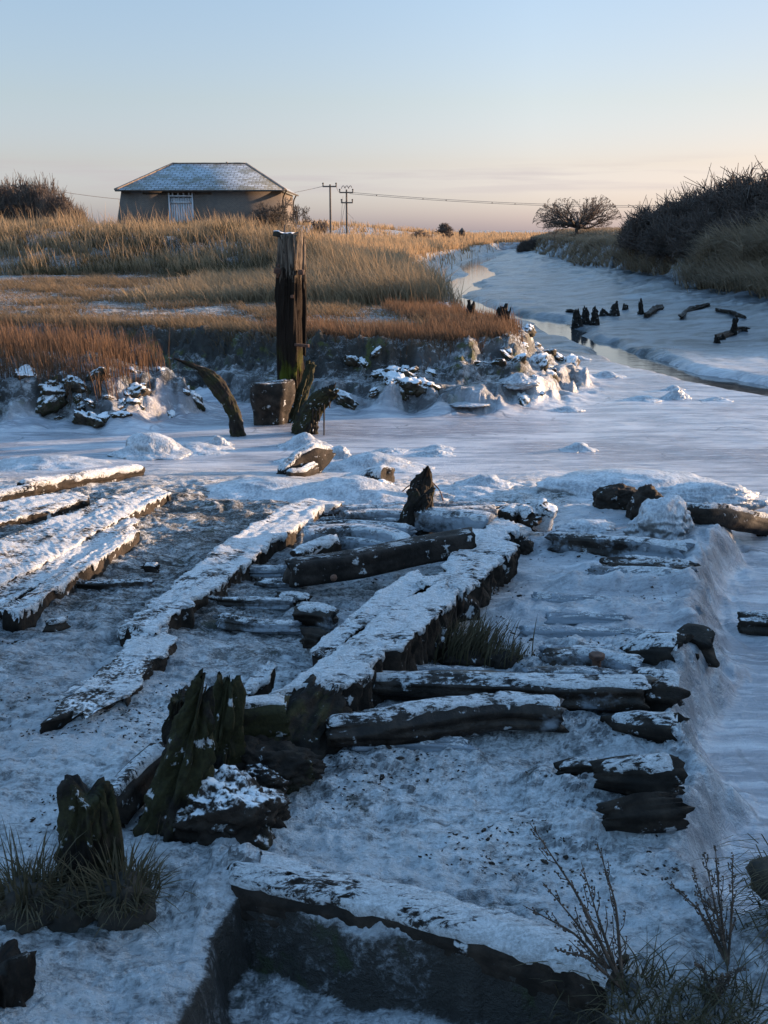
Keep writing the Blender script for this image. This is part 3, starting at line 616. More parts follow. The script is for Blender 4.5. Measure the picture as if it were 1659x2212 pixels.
def build_grass():
    # long straw-coloured grass over the left bank
    P, az, h, r = clumpy(BANK, 4800, 16, 24, 70, -40, 3, .22, 11)
    h = h * np.where(vn2(P[:, 0] * 1.1, P[:, 1] * 1.1, 5) > .1, 1.3, .55)
    mod = 1 + .35 * fbm2(P[:, 0] * .5, P[:, 1] * .5, 3, 77)
    blades("long_grass", P, h * (.70 - .22 * ss(40, 54, P[:, 1])) * mod, .012 + P[:, 1] * .00042, az, r.uniform(.1, .6, len(P)), STRAW, 1)
    Q, aq, hq, r = clumpy(BANK, 2000, 30, 24, 62, -36, 3, .30, 111, lambda X, Y: fbm2(X * .42, Y * .42, 3, 66) > .08)
    blades("dark_tussock_grass", Q, hq * .50, .026, aq, r.uniform(.4, 1.2, len(Q)), OLIVE, 101)
    S = clumpy(BANK, 900, 3, 24, 66, -38, 3, .35, 112)
    blades("seeding_stalks", S[0], S[2] * 1.35, .022, S[1], S[3].uniform(.15, .5, len(S[0])), REED, 102)
    # grass round the tip of the bank by the bend
    tip = np.array([[-6, 23.5], [1.2, 23.2], [1.9, 27], [1.2, 34], [-1, 40], [-6, 36]])
    P, az, h, r = clumpy(tip, 900, 24, 23.3, 38, -7, 3, .25, 12)
    blades("bank_grass", P, h * (.45 + .55 * ss(-5, 0, P[:, 0])) * 1.0, .02, az, r.uniform(.3, .9, len(P)), STRAW, 2)
    # short sward of the terrace
    sw = lambda X, Y: fbm2(X * .55, Y * .55, 3, 55) > -.22
    P, az, h, r = clumpy(TERR, 11000, 10, 16.2, 40, -19, 3, .13, 13, lambda X, Y: sw(X, Y) & (polysd(BANK, X, Y) < .6), .02)
    blades("turf_grass", P, h * (.13 + .16 * (vn2(P[:, 0] * .9, P[:, 1] * .9, 8) > .15)), .013, az, r.uniform(.5, 1.1, len(P)), TURF, 3)
    # rust-red sedge: on the island and along the front of the terrace
    P, az, h, r = clumpy(LUMP, 640, 17, 13.4, 17.5, -11, -1.9, .12, 14, None, .42)
    hh = (h * .50 * ss(-1.6, -3.6, P[:, 0]) + h * .10) * np.where(r.random(len(h)) > .93, 1.35, .85)
    blades("rust_sedge", P, hh, .009, az, r.uniform(.05, .35, len(P)), RUST, 4)
    fe = lambda X, Y: (polysd(TERR, X, Y) < 1.5) & (X > -2.2)
    P, az, h, r = clumpy(TERR, 900, 18, 15.8, 22, -2, 3, .14, 15, fe, .12)
    blades("sedge_fringe", P, h * .30 * np.where(r.random(len(h)) > .94, 1.4, .9), .010, az, r.uniform(.1, .5, len(P)), RUST, 5)
    fe = lambda X, Y: (polysd(TERR, X, Y) < 1.0) & (X < -1.4)
    P, az, h, r = clumpy(TERR, 900, 18, 17, 22, -14, -1, .14, 16, fe, .05)
    blades("terrace_edge_grass", P, h * .24, .010, az, r.uniform(.3, .9, len(P)), TURF, 6)
    # reeds and far marsh
    fe = lambda X, Y: (polysd(BANK, X, Y) < 1) & ((Y > 60) | (polysd(TERR, X, Y) > .1))
    P, az, h, r = clumpy(TERR, 3600, 12, 48, 300, -120, 140, .7, 17, fe, .3)
    blades("reeds", P, h * 1.3, .02 + P[:, 1] * .0006, az, r.uniform(.1, .5, len(P)), REED, 7)
    edge = lambda X, Y: (polysd(TERR, X, Y) < 6)
    P, az, h, r = clumpy(TERR, 1500, 14, 44, 140, -4, 60, .6, 18, edge, .5)
    blades("creek_reeds", P, h * 1.0, .02 + P[:, 1] * .0005, az, r.uniform(.2, .8, len(P)), REED, 8)
    # rank dull grass hanging over the right bank
    e2 = lambda X, Y: (polysd(RIGHT, X, Y) < 5)
    P, az, h, r = clumpy(RIGHT, 4300, 16, 27.5, 125, 8, 46, .25, 19, e2, -.1)
    dr = polysd(RIGHT, P[:, 0], P[:, 1]); az = np.where(dr < 1.6, np.pi + r.normal(0, .6, len(P)), az)
    blades("rank_grass", P, h * (1.15 - .65 * ss(55, 75, P[:, 1])), .014 + P[:, 1] * .00045, az, r.uniform(.4, 1.1, len(P)), DULL, 9, droop=.12)
    big = F2([(1500, 640), (1560, 652), (1659, 668), (1800, 690)], 0); big = np.vstack([big, big[::-1] + [3.2, 5.0]])
    P, az, h, r = clumpy(big, 700, 26, 26, 52, 10, 24, .3, 22, None, -.2)
    blades("tussocky_bank_grass", P, h * 1.5, .03, np.where(r.random(len(P)) < .6, np.pi + r.normal(0, .6, len(P)), az), r.uniform(.4, 1.2, len(P)), DULL, 12, droop=.15)
    P, az, h, r = clumpy(RIGHT, 500, 14, 13, 27, 12, 22, .25, 21, None, 0)
    blades("inlet_grass", P, h * .4, .02, az, r.uniform(.4, 1.1, len(P)), DULL, 10)
build_grass()

# ------------------------------------------------------------------ builders of timbers, stumps, ice and plants
TIM = "broken timbers of the old wharf"
def add_board(name, label, Lpx, Rpx, z, th, cat='plank', seed=1, group=TIM, frost=.35, flake=.3, tone=1., moss=0., along=(1, 1, 1), **kw):
    zz = lambda q, n: np.interp(np.linspace(0, 1, n), np.linspace(0, 1, np.size(q)), np.atleast_1d(q))
    Lw = np.array([F(p[0], p[1], a) for p, a in zip(Lpx, zz(z, len(Lpx)))]); Rw = np.array([F(p[0], p[1], a) for p, a in zip(Rpx, zz(z, len(Rpx)))])
    V, q, t, Vc, qc = board(Lw, Rw, th, seed, **kw)
    o = mk(name, V, q, t, wood(frost, moss))
    mk("frost_crust", Vc, qc, None, frost_mat(flake, (1, 1, 1), tone), o)
    return tag(o, label, cat, group)
def add_log(name, label, px, z, w, h=None, ground=False, cat='timber', group=TIM, ex=2.4, seed=1, frost=.3, moss=0., icy=0., crust=.014, spread=.95, flake=.12, up=(0, 0, 1), world=None, rag=.5, tone=1., base=(.020, .0145, .011), **kw):
    h = w if h is None else h
    zz = np.interp(np.linspace(0, 1, len(px)), np.linspace(0, 1, np.size(z)), np.atleast_1d(z)) if world is None else None
    P = np.array([F(p[0], p[1], a) for p, a in zip(px, zz)]) if world is None else np.asarray(world, float)
    if ground: P = np.array([G(p[0], p[1], a) for p, a in zip(px, zz)])
    V, q, t, inf = sweep(P, w, h, ex, up, seed=seed, **kw)
    o = mk(name, V, q, t, wood(frost, moss, base, icy))
    if crust:
        Vc, qc = crust_on(inf, crust, spread, seed, rag); mk("frost_crust", Vc, qc, None, frost_mat(flake, (1, 1, 1), tone), o)
    return tag(o, label, cat, group)
def add_stump(name, label, base, top, r0, r1, cat='stump', group=None, seed=1, depth=None, frost=.12, moss=.7, ex=2.6, amp=.03, lobes=.07, jag=.14, M=72, flat=1.0, dy=0.0, mid=None, base_col=(.013, .010, .008), sink=.08, **kw):
    b = G(*base) if not isinstance(base, np.ndarray) else base; b = b - np.array([0, 0, sink])
    tp = D(top[0], top[1], b[1] + dy) if not isinstance(top, np.ndarray) else top
    path = [b, tp] if mid is None else [b] + [D(m[0], m[1], b[1] + dy * m[2]) if not isinstance(m, np.ndarray) else m for m in mid] + [tp]
    rr = [r0, r1] if np.isscalar(r0) else list(r0)
    V, q, t, inf = sweep(path, rr, [x * flat for x in rr], ex, (0.02, -1, 0.05), M=M, step=.014, amp=amp * 1.15, kl=9., kc=2.6, jag=(0, jag * .8), lobes=lobes, seed=seed, fine=.9, **kw)
    o = mk(name, V, q, t, wood(frost, moss, base_col))
    return tag(o, label, cat, group) if label else o
_ico = {}
def ico(sub):
    if sub not in _ico:
        import bmesh
        bm = bmesh.new(); bmesh.ops.create_icosphere(bm, subdivisions=sub, radius=1); bm.verts.ensure_lookup_table()
        _ico[sub] = (np.array([v.co[:] for v in bm.verts]), np.array([[v.index for v in f.verts] for f in bm.faces])); bm.free()
    return _ico[sub]
def lump_mesh(c, r, seed, sub=4, amp=.25, freq=1.6, sharp=0., tilt=0.):
    v, f = ico(sub); v = v.copy()
    d = 1 + amp * fbm3(v[:, 0] * freq + seed * 3.3, v[:, 1] * freq, v[:, 2] * freq, 4, seed) + .42 * amp * fbm3(v[:, 0] * freq * 5, v[:, 1] * freq * 5 + seed, v[:, 2] * freq * 5, 4, seed + 2, .6) - .25 * amp * np.abs(fbm3(v[:, 0] * freq * 2.3, v[:, 1] * freq * 2.3 + seed, v[:, 2] * freq * 2.3, 3, seed + 6))
    if sharp: d = d + sharp * np.clip(v[:, 2], 0, 1) ** 6
    v = v * d[:, None] * np.asarray(r)
    v[:, 0] += tilt * np.clip(v[:, 2], 0, None)
    return v + np.asarray(c), f
ICE = None
def ice_mat(dirty=.3):
    m, nt, b = mat_new("glaze_ice"); k = NB(nt); tc = k.n('ShaderNodeTexCoord').outputs['Object']
    a = k.noise(tc, 6, 5, .6); c = k.noise(tc, 45, 4, .65, (1, 1, .5))
    ge = k.n('ShaderNodeNewGeometry'); sp = k.n('ShaderNodeSeparateXYZ'); k.l(ge.outputs['Normal'], sp.inputs[0])
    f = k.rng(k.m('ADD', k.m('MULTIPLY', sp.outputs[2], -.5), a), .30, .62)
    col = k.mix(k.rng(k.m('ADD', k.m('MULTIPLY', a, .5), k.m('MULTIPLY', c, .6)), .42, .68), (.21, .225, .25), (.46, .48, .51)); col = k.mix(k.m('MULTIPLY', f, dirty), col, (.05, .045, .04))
    k.l(col, b.inputs['Base Color']); b.inputs['Roughness'].default_value = .3
    b.inputs['Subsurface Weight'].default_value = .25; b.inputs['Subsurface Radius'].default_value = (.05, .06, .07); b.inputs['Subsurface Scale'].default_value = .6
    k.l(k.bump(k.m('ADD', a, k.m('MULTIPLY', c, .5)), .8, .03), b.inputs['Normal']); return m
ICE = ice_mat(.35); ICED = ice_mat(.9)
RUSTM = simple("rusty_iron", (.03, .013, .009), (.095, .042, .024), 14, .9, .0, .6)

def wharf():
    q = dict
    # left, in the sun
    add_log("timber", "thin frost-capped timber farthest back at the left edge, in the sun", [(48, 1058), (130, 1045), (210, 1034), (300, 1018)], (.34, .16), .075, .06, seed=3, ex=3, crust=.03, spread=1.15)
    add_log("timber", "low frosted timber end at the left edge under the thin sunlit timber", [(-60, 1085), (0, 1076), (70, 1062)], .34, .08, .06, seed=4, crust=.02)
    add_board("plank", "short broad sunlit plank at the left edge behind the widest planks", [(-140, 1140), (0, 1090), (110, 1073), (165, 1066)], [(-140, 1178), (0, 1128), (120, 1100), (192, 1076)], .36, .12, seed=5)
    add_board("plank", "widest frosty plank at left, sunlit, with a crack along it", [(-260, 1255), (0, 1166), (110, 1123), (250, 1072), (335, 1052)], [(-260, 1400), (0, 1268), (120, 1205), (265, 1118), (372, 1070)], (.40, .40, .34), .14, seed=6, rag=.03, flake=.4, fringe=.05)
    add_board("plank", "narrow frosted plank lying against the right side of the widest sunlit plank", [(-200, 1365), (0, 1272), (115, 1210), (230, 1143), (275, 1120)], [(-200, 1398), (0, 1305), (130, 1238), (250, 1160), (300, 1126)], (.38, .38, .34), .12, seed=7, flake=.4)
    add_board("beam", "straight squared beam at left with a sunlit side and dark sawn near end", [(6, 1322), (100, 1262), (200, 1196), (285, 1142)], [(40, 1330), (125, 1272), (225, 1206), (303, 1150)], .385, .14, seed=8, cat='beam', flake=.22, fringe=.07, rag=.012, end_rag=.01, side_noise=.012)
    # long plank running to the shade
    add_board("plank", "long frosted plank left of the middle, sunlit only at its far end", [(262, 1352), (330, 1300), (430, 1222), (530, 1150), (600, 1103), (660, 1078)], [(352, 1372), (430, 1312), (520, 1225), (585, 1170), (655, 1130), (735, 1084)], (.36, .40, .40), .16, seed=9, rag=.07, fringe=.08, flake=.22)
    add_board("plank", "rotten flat plank with a snapped near end, left of the mossy stumps", [(90, 1560), (180, 1480), (270, 1395), (300, 1372)], [(255, 1528), (310, 1462), (360, 1402), (384, 1376)], .325, .10, seed=10, rag=.07, end_rag=.2, flake=.8, fringe=.03)
    # big central planks
    add_board("plank", "broadest plank at the centre, thick and frosted, with a ragged dark right side", [(605, 1497), (660, 1450), (760, 1385), (860, 1315), (930, 1272), (960, 1255)], [(722, 1490), (800, 1458), (875, 1400), (940, 1330), (975, 1302), (985, 1275)], (.50, .54, .54), .24, seed=12, rag=.05, end_rag=.09, fringe=.07, side_noise=.045, flake=.22)
    add_board("plank", "narrow lower strip along the left of the broadest central plank", [(668, 1412), (740, 1350), (820, 1290), (895, 1240)], [(700, 1424), (790, 1358), (880, 1296), (940, 1262)], (.46, .48), .16, seed=13, flake=.12, fringe=.03, rag=.02)
    add_board("plank", "crumbling upper length of the central planking with rotten stubs below its right edge", [(925, 1262), (975, 1205), (1030, 1152), (1070, 1120)], [(1000, 1272), (1060, 1222), (1110, 1190), (1152, 1140)], (.52, .52, .46), .22, seed=14, rag=.11, fringe=.06, side_noise=.06, flake=.22)
    for i, (x, y, r) in enumerate([(985, 1290, .07), (1030, 1262, .08), (1062, 1240, .07), (1095, 1215, .06), (1128, 1180, .06), (1010, 1312, .05)]):
        p = F(x, y, .34); v, f = lump_mesh(p, (r * 1.25, r, r * 1.2), 300 + i, 4, .5, 1.8)
        tag(mk("wood_stub", v, None, f, wood(.32)), "%s rotten wood stub below the crumbling upper planking" % ["lowest-left", "largest and blackest", "third from the left", "rounded", "farthest and highest", "nearest small"][i], "stub", "rotten stubs under the planking")
    add_log("timber", "frosted block standing on end at the far tip of the central planking", None, 0, .075, .055, world=[F(1168, 1142, .34), F(1172, 1112, .46), F(1186, 1093, .54)], seed=15, ex=4, crust=.012, spread=1.6, up=(0, -1, .2), frost=.6, jag=(.02, .03))
    add_log("timber", "ragged frosted splinter beside the upright block at the far tip", [(1090, 1118), (1120, 1108), (1150, 1122)], .46, .07, .06, seed=16, crust=.02, spread=1.3, frost=.5)
    # the dark beam lying across
    P = [F(622, 1238, .44), F(760, 1220, .46), F(900, 1190, .50), F(1022, 1168, .55)]
    o = add_log("beam", "long dark squared beam lying across between the two big planks", None, 0, .085, .085, world=P, cat='beam', ex=7, seed=17, frost=.10, crust=.006, spread=.62, flake=.75, rag=.2, jag=(.05, .03), amp=.01, tone=.6, base=(.018, .014, .012))
    for (x, y) in ((870, 1208), (722, 1240)):
        p = F(x, y, .45); v, f = lump_mesh(p + np.array([0, -.07, 0]), (.022, .03, .022), 5, 3, .15); mk("bolt", v, None, f, RUSTM, o)
    add_log("timber", "dark thin splinter leaning on the right end of the long dark beam", [(1010, 1168), (1026, 1178), (1046, 1196)], (.54, .42), .022, .018, seed=18, crust=0, frost=.1)
    add_log("timber", "upright frosted plank fragment between the long plank and the dark beam", [(642, 1212), (690, 1192), (732, 1178)], (.40, .46), .05, .075, seed=19, ex=4, crust=.016, spread=1.2, flake=.3, frost=.5)
    # rollers beyond the dark beam
    L = [([(662, 1148), (740, 1138), (820, 1142), (885, 1150)], .40, .055, "upper rounded iced log of the row behind the dark beam"),
         ([(655, 1160), (745, 1155), (820, 1160), (868, 1174), (880, 1190)], .40, .075, "thickest iced log of the row behind the dark beam, its end bending down"),
         ([(690, 1172), (760, 1172), (815, 1180), (845, 1186)], .36, .05, "short low log nearest the dark beam in the iced row"),
         ([(740, 1118), (800, 1114), (890, 1116)], .36, .05, "thin iced log running up to the two leaning posts"),
         ([(690, 1106), (780, 1103), (880, 1106)], .30, .045, "faint snow-buried log farthest back in the iced row"),
         ([(905, 1120), (980, 1128), (1060, 1138)], .42, .10, "thick iced log between the leaning posts and the central planking"),
         ([(960, 1112), (1040, 1106), (1072, 1103)], .40, .05, "frosted log with a flat face behind the thick iced log")]
    for i, (p, z, r, lb) in enumerate(L):
        add_log("log", lb, p, z + .03, r, cat='log', seed=30 + i, frost=.36, icy=.65, crust=.008, spread=.9, flake=.35, jag=(.03, .06), amp=.016, lobes=.01)
    add_log("timber", "dark pointed spar sticking out right behind the thick iced log", [(1030, 1108), (1070, 1104), (1110, 1093)], (.40, .46), [.05, .045, .012], seed=38, crust=.006, spread=.5, frost=.15)
    add_log("log", "short iced log end resting right of the dark beam, before the thick iced log", [(952, 1146), (990, 1142), (1012, 1142)], .38, .06, seed=39, icy=.4, frost=.3, crust=.015)
    # leaning posts
    add_stump("leaning_post", "pointed frosted post leaning right behind the row of iced logs", (892, 1082), (921, 1012), [.105, .10, .075, .025], 0, seed=41, frost=.28, moss=.35, jag=.06, group="posts at the end of the iced logs", cat='post', flat=.5, lobes=.03)
    add_stump("leaning_post", "stubby dark post in front of the pointed leaning post", (893, 1150), (912, 1062), [.10, .09, .08, .06], 0, seed=42, frost=.2, moss=.3, jag=.09, group="posts at the end of the iced logs", cat='post', flat=.7)
    a = G(855, 1076); b = D(880, 1050, a[1]); c = D(925, 1032, a[1]); d_ = D(950, 1058, a[1]); e = D(962, 1095, a[1] - .3)
    W, _ = smoothpath([a, b, c, d_, e], 40); V, q4 = tubes(W[:-1], W[1:], .006, .006, 4)
    tag(mk("wire_loop", V, q4, None, RUSTM), "thin rusty wire looped over the pointed leaning post", "wire")
    add_log("log", "frosted log stub with a dark broken end, behind the iced rock", None, 0, [.10, .12, .13], world=[F(740, 1052, .06), F(795, 1042, .14), F(838, 1036, .20)], seed=43, frost=.42, crust=.02, spread=1.1, jag=(.02, .05))
    v, f = lump_mesh(F(828, 1066, .13), (.17, .13, .13), 44, 5, .35, 1.5); tag(mk("rock", v, None, f, wood(.52, icy=.2)), "rounded iced rock in front of the broken log stub", "rock")
    # right apron: logs frozen in
    L = [([(1190, 1170), (1290, 1178), (1390, 1188), (1485, 1200)], .365, [.075, .08, .085, .07], .10, .45, "thick glazed log running right from the central planking to the edge"),
         ([(1300, 1222), (1400, 1224), (1492, 1228)], .375, [.05, .055, .05], .05, .3, "frost-capped plank end sticking out over the right edge"),
         ([(1270, 1244), (1380, 1250), (1480, 1262)], .335, [.06, .07, .08], .08, .75, "snow-smothered log below the frost-capped plank end"),
         ([(1170, 1432), (1260, 1430), (1340, 1440), (1385, 1450)], .30, [.07, .08, .07], .07, .5, "half-buried log behind the rusty bolt"),
         ([(790, 1482), (950, 1486), (1120, 1496), (1300, 1502), (1400, 1504)], .375, [.06, .075, .08, .085], .07, .08, "longest dark log with a white frost cap, running to the right edge"),
         ([(705, 1578), (820, 1570), (960, 1552), (1090, 1538), (1208, 1546)], .385, [.05, .075, .085, .08, .075], .09, .05, "thick dark log with frost blotches in front of the longest dark log"),
         ([(1140, 1465), (1260, 1462), (1370, 1470)], .33, [.04, .05, .04], .05, .6, "low ice-covered ridge of wood just behind the longest dark log")]
    for i, (p, z, w, h, ic, lb) in enumerate(L):
        add_log("log", lb, p, z, w, None, cat='log', seed=50 + i, frost=.27, icy=ic, crust=.010, spread=.75, flake=.42, jag=(.05, .08), amp=.03, lobes=.02)
    for i, (p, z, w, h, lb) in enumerate([
        ([(1345, 1408), (1400, 1410), (1462, 1418)], .325, [.03, .08, .095], .09, "dark wedge of timber jutting from the ice, left of its rounded neighbour"),
        ([(1470, 1392), (1500, 1400), (1518, 1412)], .28, [.09, .10, .08], .09, "dark rounded timber end beside the wedge at the right edge"),
        ([(1372, 1500), (1420, 1500), (1464, 1506)], .35, [.09, .105, .09], .10, "blunt dark log end at the right edge under the longest log"),
        ([(1310, 1572), (1390, 1582), (1460, 1590)], .31, [.04, .085, .095], .09, "flat-topped dark wedge on the right edge under the blunt log end"),
        ([(1290, 1678), (1370, 1680), (1448, 1682)], .35, [.05, .085, .095], .08, "broken black timber with a snow cap low on the right edge"),
        ([(1350, 1712), (1400, 1714), (1445, 1712)], .28, [.05, .07, .06], .06, "ragged black timber directly beneath the snow-capped broken timber"),
        ([(1208, 1666), (1250, 1660), (1300, 1664)], .31, [.02, .04, .03], .04, "thin dark splinter left of the snow-capped broken timber"),
        ([(1302, 1764), (1370, 1752), (1442, 1746)], .36, [.025, .05, .05], .05, "dark tapering plank lowest on the right edge"),
        ([(1598, 1346), (1650, 1348), (1760, 1352)], .08, [.06, .07, .07], .07, "lone iced log end lying on the ice at the right of the picture")]):
        add_log("timber", lb, p, z, w, None, seed=70 + i, ex=4.5, frost=.14 if i < 8 else .4, icy=0 if i < 8 else .3, crust=.010 if i not in (1, 7) else 0, spread=.75, flake=.4, jag=(.05, .10), amp=.05, lobes=.03, base=(.016, .012, .009))
    for i, (p, z, w, ic, lb) in enumerate([
        ([(150, 1262), (240, 1266), (330, 1264)], .31, .035, .3, "thin dark cross rib on the floor between the straight beam and the long plank"), ([(430, 1296), (530, 1304), (640, 1306)], .31, .04, .4, "half-buried cross rib from the long plank towards the small slab"),
        ([(470, 1340), (560, 1352), (640, 1352)], .30, .035, .5, "faint cross rib in the rough floor left of the iced block"), ([(1150, 1300), (1330, 1306), (1495, 1318)], .285, .05, .9, "iced-over rib below the snow-smothered log on the apron"),
        ([(1130, 1372), (1300, 1374), (1440, 1384)], .29, .05, .9, "iced-over rib running up to the dark wedge of timber"), ([(1180, 1340), (1260, 1338), (1350, 1344)], .29, .035, .9, "short iced-over rib in the middle of the apron"),
        ([(560, 1262), (600, 1266), (650, 1262)], .31, .035, .5, "stub of rib between the long plank and the dark beam's left end"), ([(770, 1620), (900, 1610), (1010, 1618)], .285, .035, .9, "faint ridge of a buried rib in front of the thick dark log"),
        ([(500, 1232), (560, 1238), (625, 1234)], .31, .03, .6, "thin iced rib just left of the dark beam's near end"), ([(1170, 1412), (1270, 1408), (1380, 1416)], .285, .035, .9, "thin glazed rib behind the half-buried log"),
        ([(820, 1452), (930, 1448), (1050, 1456)], .30, .03, .8, "thin glazed rib between the sedge and the longest dark log"), ([(1225, 1196), (1340, 1206), (1430, 1212)], .29, .03, .8, "thin glazed rib under the thick glazed log"),
        ([(690, 1128), (770, 1122), (860, 1128)], .36, .03, .6, "slim snowy rib between the two highest iced logs of the row"),
        ([(720, 1098), (800, 1094), (880, 1096)], .22, .04, .7, "snowed-up rib just in front of the ice swell behind the wreck"), ([(930, 1100), (1010, 1096), (1100, 1098)], .26, .04, .7, "snowed-up rib behind the dark pointed spar")]):
        add_log("rib", lb, p, z, w, None, cat='rib', group="cross ribs half buried in ice", seed=150 + i, frost=.36, icy=ic, crust=.008, spread=.8, flake=.5, jag=(.05, .08), amp=.03, lobes=.02)
    # rusty bolt
    b = G(1289, 1462) - np.array([0, 0, .05]); t = D(1289, 1421, b[1])
    o = mk("iron_bolt", *sweep([b, t], .024, .024, 2, (0, -1, 0), M=16, amp=.006, jag=(0, 0))[:3], RUSTM); mk("bolt_head", *sweep([t, t + np.array([0, 0, .022])], .042, .042, 2, (0, -1, 0), M=16, amp=.006, jag=(0, 0))[:3], RUSTM, o)
    tag(o, "short rusty bolt with a flat head standing in the ice", "bolt")
    # small fragments on the wharf floor
    for i, (x0, y0, x1, y1, r, lb) in enumerate([(640, 1326, 722, 1338, .055, "iced block of wood right of the small slab, under the dark beam"), (600, 1294, 668, 1300, .035, "small dark slab with a frost top below the left end of the dark beam"), (655, 1378, 700, 1386, .045, "black clod left of the broadest central plank"), (100, 1350, 145, 1342, .03, "dark splinter beside the near end of the straight squared beam"), (930, 1395, 952, 1400, .04, "frosted chip by the foot of the sedge clump"), (312, 1226, 340, 1228, .022, "dark chip on the floor between the sunlit beam and the long plank")]):
        add_log("wood_fragment", lb, [(x0, y0), ((x0 + x1) / 2, y0), (x1, y1)], .33, r, cat='fragment', group="small wood fragments on the wharf floor", seed=90 + i, ex=3.5, frost=.3 if i != 2 else .08, icy=.25 if i == 0 else 0, crust=.012 if i != 2 else 0, amp=.03, jag=(.03, .03))
    add_board("plank", "frosted plank splinter tilted up behind the tallest mossy stump", [(505, 1522), (540, 1480), (585, 1436)], [(530, 1520), (565, 1486), (594, 1440)], (.36, .46), .12, seed=97, fringe=.05, rag=.03, flake=.3)
wharf()
def foreground():
    # mossy stumps
    add_stump("mossy_stump", "tallest mossy stump, leaning right, broad at its foot", (362, 1780), (440, 1484), [.145, .13, .115, .098, .075, .035], 0, seed=101, moss=.75, jag=.16, lobes=.05, group="mossy stumps in the foreground", flat=.75, frost=.05)
    add_stump("mossy_stump", "mossy stump with a notched top, half hidden behind the tallest one", (455, 1700), (488, 1480), [.08, .075, .068, .045], 0, seed=102, moss=.8, jag=.14, lobes=.05, group="mossy stumps in the foreground", dy=.05, frost=.05)
    add_stump("mossy_stump", "thin dark upright stake behind the left side of the tallest stump", (372, 1640), (389, 1502), [.06, .055, .045, .035], 0, seed=103, moss=.5, jag=.05, lobes=.02, group="mossy stumps in the foreground", frost=.05)
    o = add_stump("mossy_stump", "short square mossy stump at the lower left among grass tussocks", (190, 1905), (187, 1702), [.095, .085, .078, .075, .068], 0, seed=104, moss=.62, jag=.07, lobes=.03, ex=3.2, group="mossy stumps in the foreground", frost=.06)
    b = G(205, 1905); 
    V, q, t, _ = sweep([b + np.array([.06, .02, -.05]), D(226, 1716, b[1] + .02)], [.055, .05, .035], [.055, .05, .035], 2.4, (0, -1, 0), M=36, step=.018, amp=.03, jag=(0, .06), lobes=.02, seed=105, fine=.5)
    mk("split_side", V, q, t, wood(.05, .6, (.028, .02, .014)), o)
    # leaning mossy rib and the mossy beam behind it
    b = F(580, 1650, .27)
    add_stump("mossy_rib", "thick mossy rib leaning right with a flat snowy upper side", b, D(706, 1500, b[1] + .35), [.15, .17, .15, .10], 0, seed=106, moss=.5, jag=.14, lobes=.06, flat=.8, frost=.16, cat='timber')
    add_log("beam", "mossy beam with a frosted top running between the stumps and the rib", [(476, 1556), (545, 1548), (620, 1546)], .46, .085, .08, cat='beam', seed=107, ex=3.5, moss=.9, frost=.1, crust=.015, spread=.6, amp=.015)
    p = F(640, 1622, .28); V, q4 = tubes([D(664, 1590, p[1] + .1)], [p + np.array([.07, .05, 0])], .012, .008, 6); 
    tag(mk("iron_rod", V, q4, None, RUSTM), "thin dark rod hanging under the mossy rib", "rod")
    for i, (x, y, r, fr, lb) in enumerate([(498, 1756, (.235, .16, .15), .45, "big frosted clod at the foot of the tallest stump"), (420, 1748, (.11, .09, .08), .25, "dark lump between the tallest stump and the frosted clod"), (570, 1690, (.12, .08, .07), .35, "frosty lump behind the frosted clod"), (600, 1655, (.20, .12, .10), .10, "black mud lump under the mossy rib"), (520, 1640, (.16, .10, .10), .08, "black mud lump between the stumps and the mossy rib"), (475, 1905, (.05, .03, .03), .3, "small dark knob in the ice shelf beside the hollow")]):
        p = F(x, y, .27 + r[2] * .5); v, f = lump_mesh(p, r, 110 + i, 5, .5, 1.7); tag(mk("mud_clod", v, None, f, wood(fr, .25)), lb, "clod", "clods round the mossy stumps")
    add_log("timber", "dark sloping timber edge between the short stump and the tallest stump", [(236, 1758), (290, 1696), (350, 1642)], (.34, .38), .06, .085, seed=120, frost=.22, crust=.012, spread=.7, ex=3, amp=.03)
    # frost-capped beam over the hollow
    add_log("beam", "snow-topped beam along the far side of the dark hollow", [(505, 1912), (640, 1944), (800, 1978), (960, 2022), (1120, 2066), (1270, 2112), (1330, 2140)], .255, .10, .105, cat='beam', seed=121, frost=.10, crust=.018, spread=.95, flake=.10, ex=3, amp=.03, M=48, rag=.22)
    add_stump("mossy_stump", "dark stub cut off by the lower left edge of the picture", (-6, 2150), (-12, 2075), [.10, .09, .08], 0, seed=122, moss=.2, jag=.06, group="mossy stumps in the foreground")
    # tussocks
    r = np.random.default_rng(31)
    def tussock(label, px, R0, H, n, seed, extra=None):
        c = G(*px); v, f = lump_mesh(c + np.array([0, 0, .03]), (R0, R0 * .75, .10), seed, 4, .45, 1.8)
        o = mk("grass_tussock", v, None, f, simple("tussock_soil", (.012, .01, .008), (.04, .03, .02), 12, .9, 0, .7))
        k = r.normal(0, .45, (n, 2)) * R0; P = np.c_[c[0] + k[:, 0], c[1] + k[:, 1] * .8, np.full(n, c[2] + .06)]
        az = np.arctan2(k[:, 1], k[:, 0]) + r.normal(0, .5, n); u = r.random(n)
        blades("leaves", P, H * np.where(u < .8, r.uniform(.35, .7, n), r.uniform(.8, 1.25, n)), .007, az, np.where(u < .8, r.uniform(.8, 1.25, n), r.uniform(.15, .6, n)), DARKG, seed, None, o, droop=.05)
        return tag(o, label, "grass tussock", "grass tussocks by the short mossy stump")
    tussock("dark grass tussock left of the short mossy stump", (60, 1972), .13, .22, 380, 1)
    tussock("rounder dark grass tussock right of the short mossy stump", (268, 1968), .12, .20, 420, 2)
    tussock("small dark grass tussock in front of the short mossy stump", (150, 1985), .09, .14, 200, 3)
